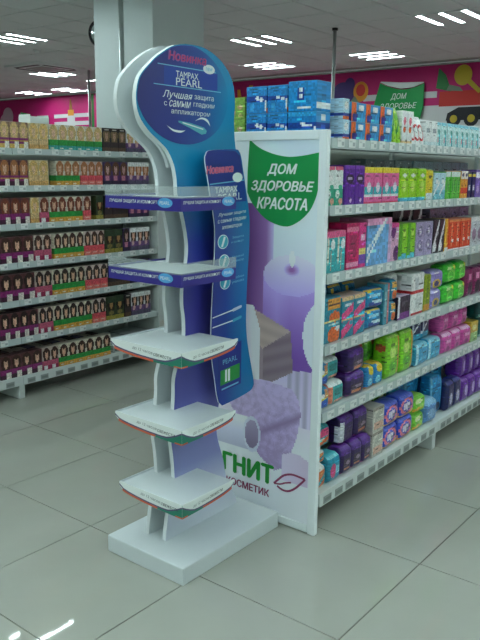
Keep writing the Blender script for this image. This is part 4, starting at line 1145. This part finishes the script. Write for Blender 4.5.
text('lettering', 'Новинка', (1.0215, 0.148, 1.848), '+x', plain('rose_glow_ink', (150, 96, 170), 0.5), hb, 0.196, 0.031, 0.15, 0.0, fat=0.0024)
text('lettering', 'Новинка', (1.022, 0.148, 1.848), '+x', M_ink_red, hb, 0.19, 0.027, 0.15, 0.0, depth=0.0016)
text('lettering', 'TAMPAX', (1.022, 0.145, 1.79), '+x', M_ink_white, hb, 0.115, 0.021, 0, 0.004)
text('lettering', 'PEARL', (1.022, 0.155, 1.765), '+x', M_ink_white, hb, 0.135, 0.025, 0, 0.004)
part('new_badge', MB().prism(ell(0.262, 1.822, 0.032, 0.016, 20), 'x', 1.0213, 1.022), M_ink_white, hb)
text('lettering', 'new', (1.0222, 0.262, 1.822), '+x', M_ink_cyan, hb, 0.036, 0.012)
text('lettering', 'Лучшая', (1.022, 0.096, 1.717), '+x', M_ink_white, hb, 0.15, 0.03, 0.3, 0.015)
text('lettering', 'защита', (1.022, 0.235, 1.718), '+x', M_ink_white, hb, 0.105, 0.018)
text('lettering', 'с', (1.022, 0.035, 1.688), '+x', M_ink_white, hb, 0.015, 0.014)
text('lettering', 'самым', (1.022, 0.108, 1.69), '+x', M_ink_white, hb, 0.11, 0.022, 0.3, 0.015)
text('lettering', 'гладким', (1.022, 0.235, 1.692), '+x', M_ink_white, hb, 0.115, 0.018)
text('lettering', 'аппликатором', (1.022, 0.165, 1.661), '+x', M_ink_white, hb, 0.205, 0.018)
# pictured applicator: tapered tube with two pearly swooshes
part('applicator_print', MB().prism([(0.1, 1.634), (0.16, 1.63), (0.235, 1.617), (0.25, 1.606), (0.245, 1.596), (0.222, 1.592), (0.16, 1.612), (0.1, 1.629)], 'x', 1.0213, 1.0221), plain('pearl_teal_ink', (88, 178, 190), 0.35), hb)
part('applicator_shine', MB().prism([(0.12, 1.631), (0.23, 1.613), (0.23, 1.609), (0.12, 1.627)], 'x', 1.0221, 1.0225), M_ink_white, hb)
def swoosh(pts_o, pts_i):
    mb = MB()
    a, b_ = smooth_line(pts_o), smooth_line(pts_i)
    for i in range(len(a)-1):
        mb.face([(1.0222,)+a[i], (1.0222,)+a[i+1], (1.0222,)+b_[i+1], (1.0222,)+b_[i]])
    part('pearl_swoosh', mb, M_ink_white, hb)
swoosh([(0.185, 1.638), (0.22, 1.652), (0.255, 1.646), (0.27, 1.622)], [(0.185, 1.638), (0.222, 1.646), (0.25, 1.638), (0.27, 1.622)])
swoosh([(0.04, 1.616), (0.07, 1.598), (0.11, 1.594), (0.135, 1.603)], [(0.04, 1.616), (0.072, 1.604), (0.11, 1.601), (0.135, 1.603)])

# side leaflet board beside the header board
LX = 1.075
LF = smooth_line([(0.186, 1.522), (0.18, 1.50), (0.2, 1.42), (0.222, 1.33), (0.236, 1.262), (0.237, 1.18), (0.232, 1.1), (0.221, 0.95), (0.217, 0.835), (0.224, 0.75), (0.24, 0.672), (0.252, 0.61), (0.267, 0.566)], 3)
LB_ = smooth_line([(0.284, 0.557), (0.36, 0.562), (0.46, 0.575), (0.484, 0.59), (0.488, 0.61), (0.47, 0.68), (0.448, 0.76), (0.436, 0.82), (0.431, 0.9), (0.436, 1.05), (0.444, 1.15), (0.446, 1.26), (0.436, 1.33), (0.42, 1.392), (0.4, 1.47), (0.388, 1.515), (0.376, 1.535), (0.356, 1.543), (0.27, 1.54), (0.2, 1.534), (0.186, 1.522)], 3)
LOUT = LF[:-1] + LB_[:-1]
M_leaflet = ramp_mat('leaflet_blue_print', 1, [(-0.02, (38, 44, 136)), (0.1, (20, 64, 148)), (0.2, (0, 112, 172)), (0.28, (0, 128, 184))], 0.35, 0.25)
lo = part('leaflet_board', MB().prism(LOUT, 'x', LX-0.005, LX), [M_boardgrey, M_leaflet], st)
lo.data.polygons[1].material_index = 1
for z in (1.45, 0.72):
    part('leaflet_bracket', MB().box(1.02, LX-0.005, 0.3, 0.33, z-0.03, z+0.03), M_stand, lo)
def lprint(name, pts, mat, x=0.0008):
    return part(name, MB().prism(pts, 'x', LX+x-0.0006, LX+x), mat, lo)
inner = [(0.3+(p[0]-0.3)*0.9, 1.46+(p[1]-1.46)*0.95) for p in [(0.19, 1.525), (0.188, 1.5), (0.21, 1.41), (0.4, 1.43), (0.38, 1.525), (0.35, 1.537), (0.2, 1.53)]]
lprint('leaflet_heading', [(0.192, 1.524), (0.188, 1.5), (0.206, 1.418), (0.404, 1.432), (0.38, 1.52), (0.35, 1.537), (0.21, 1.532)], plain('leaflet_heading_blue', (34, 44, 132), 0.4))
lprint('logo_band', [(0.213, 1.345), (0.422, 1.35), (0.408, 1.428), (0.204, 1.412)], plain('leaflet_band_blue', (22, 58, 150), 0.4))
lprint('print_line', [(0.206, 1.413), (0.404, 1.428), (0.404, 1.432), (0.206, 1.417)], M_ink_cyan, 0.001)
text('lettering', 'Новинка', (LX+0.001, 0.262, 1.47), '+x', plain('rose_glow_ink_soft', (220, 130, 160), 0.5), lo, 0.152, 0.028, 0.15, 0.0, 0.06, fat=0.0025)
text('lettering', 'Новинка', (LX+0.0016, 0.262, 1.47), '+x', M_ink_red, lo, 0.15, 0.026, 0.15, 0.0, 0.06)
text('lettering', 'TAMPAX', (LX+0.001, 0.3, 1.396), '+x', M_ink_white, lo, 0.13, 0.022, 0, 0.004, 0.05)
text('lettering', 'PEARL', (LX+0.001, 0.322, 1.368), '+x', M_ink_white, lo, 0.14, 0.027, 0, 0.004, 0.05)
lprint('new_badge', ell(0.366, 1.44, 0.03, 0.018, 20), M_ink_white, 0.0014)
for body, z, w, sh in (('Лучшая защита', 1.306, 0.165, 0.25), ('с самым гладким', 1.281, 0.17, 0.1), ('аппликатором', 1.256, 0.12, 0.0)):
    text('lettering', body, (LX+0.001, 0.336, z), '+x', M_ink_white, lo, w, 0.015, sh, 0.005, 0.06)
for z, y in ((1.202, 0.283), (1.127, 0.29), (1.046, 0.297)):
    lprint('round_picture', ell(y, z, 0.031, 0.027, 20), M_ink_white, 0.001)
    lprint('round_picture', ell(y, z, 0.028, 0.024, 20), plain('badge_teal', (60, 170, 190), 0.4), 0.0014)
    lprint('round_picture', [(y-0.012, z-0.018), (y-0.002, z-0.02), (y+0.014, z+0.016), (y+0.004, z+0.02)], M_ink_white, 0.0018)
for z, y, a, b_ in ((1.212, 0.378, 'Защита', 'и комфорт'), (1.137, 0.38, 'Гладкий', 'аппликатор'), (1.056, 0.382, 'Удобная', 'упаковка')):
    text('lettering', a, (LX+0.001, y-0.006, z+0.004), '+x', M_ink_cyan, lo, 0.07, 0.01, 0, 0, 0.06)
    text('lettering', b_, (LX+0.001, y-0.008, z-0.014), '+x', M_ink_cyan, lo, 0.075, 0.01, 0, 0, 0.06)
for z0, z1 in ((0.916, 0.936), (0.878, 0.894)):
    lprint('applicator_print', [(0.224, z0), (0.35, z1-0.006), (0.352, z1-0.001), (0.224, z0+0.004)], M_ink_white, 0.001)
    lprint('applicator_print', [(0.345, z1-0.011), (0.398, z1-0.002), (0.402, z1+0.005), (0.396, z1+0.009), (0.345, z1+0.001)], plain('pale_tip', (196, 206, 220), 0.4) if z0 > .9 else plain('teal_tip', (70, 170, 196), 0.4), 0.0014)
# pictured pack near the foot of the leaflet
lprint('pack_print', [(0.262, 0.612), (0.402, 0.622), (0.402, 0.80), (0.258, 0.79)], M_ink_navy, 0.0008)
lprint('pack_print', [(0.272, 0.64), (0.392, 0.65), (0.392, 0.71), (0.272, 0.7)], plain('pack_green', (40, 150, 60), 0.4), 0.0014)
for y in (0.3, 0.318):
    lprint('pack_print', [(y, 0.65), (y+0.012, 0.651), (y+0.012, 0.70), (y, 0.699)], M_ink_white, 0.0018)
lprint('pack_print', [(0.28, 0.62), (0.385, 0.628), (0.385, 0.634), (0.28, 0.626)], M_ink_cyan, 0.0014)
text('lettering', 'PEARL', (LX+0.0015, 0.33, 0.735), '+x', M_ink_cyan, lo, 0.09, 0.02, 0, 0, 0.06)

# trays
TX1, TY0 = 1.207, -0.09
def tray(z, swag, TX0, TY1):
    tr_ = part('tray', MB().box(TX0+0.004, TX1-0.004, TY0+0.004, TY1, z-0.016, z-0.006), M_stand, st)
    bevel(tr_, 0.002)
    if not swag:
        f = MB()
        f.box(TX0, TX1, TY0, TY0+0.004, z-0.046, z)
        f.box(TX1-0.004, TX1, TY0+0.004, TY1, z-0.046, z)
        f.box(TX0, TX0+0.004, TY0+0.004, TY1, z-0.046, z)
        part('fascia', f, M_ink_violet, tr_)
        lip = MB()
        lip.box(TX0, TX1, TY0-0.0015, TY0-0.0002, z-0.004, z+0.034)
        lip.box(TX1+0.0002, TX1+0.0015, TY0, TY1, z-0.004, z+0.034)
        part('clear_lip', lip, M_acrylic, tr_)
        text('lettering', 'ЛУЧШАЯ ЗАЩИТА И КОМФОРТ', (0.985, TY0-0.0005, z-0.02), '-y', M_ink_white, tr_, 0.235, 0.014, 0.1, 0.01)
        part('logo_oval', MB().prism(list(reversed(ell(1.137, z-0.02, 0.034, 0.016, 20))), 'y', TY0-0.001, TY0), plain('fascia_sky', (90, 170, 226), 0.4), tr_)
        text('lettering', 'PEARL', (1.137, TY0-0.0012, z-0.02), '-y', M_ink_white, tr_, 0.045, 0.011)
        text('lettering', 'ЛУЧШАЯ ЗАЩИТА И КОМФОРТ', (TX1+0.0005, 0.015, z-0.018), '+x', M_ink_white, tr_, 0.19, 0.013, 0.1, 0.01)
        part('logo_oval', MB().prism(ell(0.152, z-0.018, 0.034, 0.016, 20), 'x', TX1, TX1+0.001), plain('fascia_sky', (90, 170, 226), 0.4), tr_)
        text('lettering', 'PEARL', (TX1+0.0012, 0.152, z-0.018), '+x', M_ink_white, tr_, 0.045, 0.011)
        return
    # swag shaped fascia: s runs from the outer end (0) to the shared front corner (1)
    n = 14
    def arc(s, p): return math.sin(min(1.0, max(0.0, s))*math.pi/2)**p
    def zb(s): return z-0.017-0.037*arc(s, 0.3)                    # outer lower edge
    def zw(s): return z-0.008-0.031*arc(s/0.75, 0.42)+0.03*max(0.0, (s-0.75)/0.25)**1.5   # lower edge of the white swag
    def zg(s): return zb(s)+0.009
    for face in ('front', 'right'):
        def Q(s, zz, lift):
            return (TX0+(TX1-TX0)*s, TY0-lift, zz) if face == 'front' else (TX1+lift, TY1+(TY0-TY1)*s, zz)
        def strip(name, mat, za, zc, lift, s0=0.0, s1=1.0, th=0.0015):
            mb = MB()
            for i in range(n):
                a, b_ = s0+(s1-s0)*i/n, s0+(s1-s0)*(i+1)/n
                q = [Q(a, za(a), lift), Q(b_, za(b_), lift), Q(b_, zc(b_), lift), Q(a, zc(a), lift)]
                qb = [Q(a, za(a), lift-th), Q(b_, za(b_), lift-th), Q(b_, zc(b_), lift-th), Q(a, zc(a), lift-th)]
                if face == 'right': q, qb = q[::-1], qb[::-1]
                mb.face(q); mb.face(qb[::-1]); mb.face((qb[0], qb[1], q[1], q[0])); mb.face((q[3], q[2], qb[2], qb[3]))
            part(name, mb, mat, tr_)
        top = lambda s: z
        strip('fascia', M_stand, zb, top, 0.0, th=0.003)
        strip('fascia_stripe', M_ink_orange, zb, zg, 0.0006, 0.05, 0.62)
        strip('fascia_stripe', M_ink_teal, zb, lambda s: z-0.004, 0.0004, 0.55, 1.0)
        strip('fascia_stripe', M_ink_orange, lambda s: zb(s), lambda s: zb(s)+0.005, 0.0009, 0.9, 1.0)
        strip('fascia_stripe', plain('swag_line_violet', (92, 84, 120), 0.45), lambda s: zw(s)-0.006, lambda s: zw(s)+0.002, 0.0010)
        strip('fascia_swag', M_ink_white, zw, top, 0.0014)
        sp_ = 0.62
        if face == 'front':
            text('lettering', 'до 12 часов', (TX0+0.165, TY0-0.0018, z-0.0185), '-y', M_ink_grey, tr_, 0.1, 0.0125, 0.1, 0.0, -0.06)
            text('lettering', 'СВЕЖЕСТИ', (TX0+0.262, TY0-0.0018, z-0.0245), '-y', M_ink_dark, tr_, 0.085, 0.0105, 0.2, 0.01, -0.03)
        else:
            text('lettering', 'до 12 часов', (TX1+0.0018, 0.008, z-0.0235), '+x', M_ink_grey, tr_, 0.085, 0.0125, 0.1, 0.0, 0.04)
            text('lettering', 'СВЕЖЕСТИ', (TX1+0.0018, 0.092, z-0.0185), '+x', M_ink_dark, tr_, 0.075, 0.0105, 0.2, 0.01, 0.06)
    part('fascia', MB().box(TX0, TX0+0.003, TY0+0.003, TY1, z-0.018, z), M_stand, tr_)
for z, swag, tx, ty in ((1.379, False, 0.846, 0.195), (1.13, False, 0.854, 0.197), (0.862, True, 0.857, 0.212), (0.588, True, 0.872, 0.203), (0.314, True, 0.886, 0.2)):
    tray(z, swag, tx, ty)
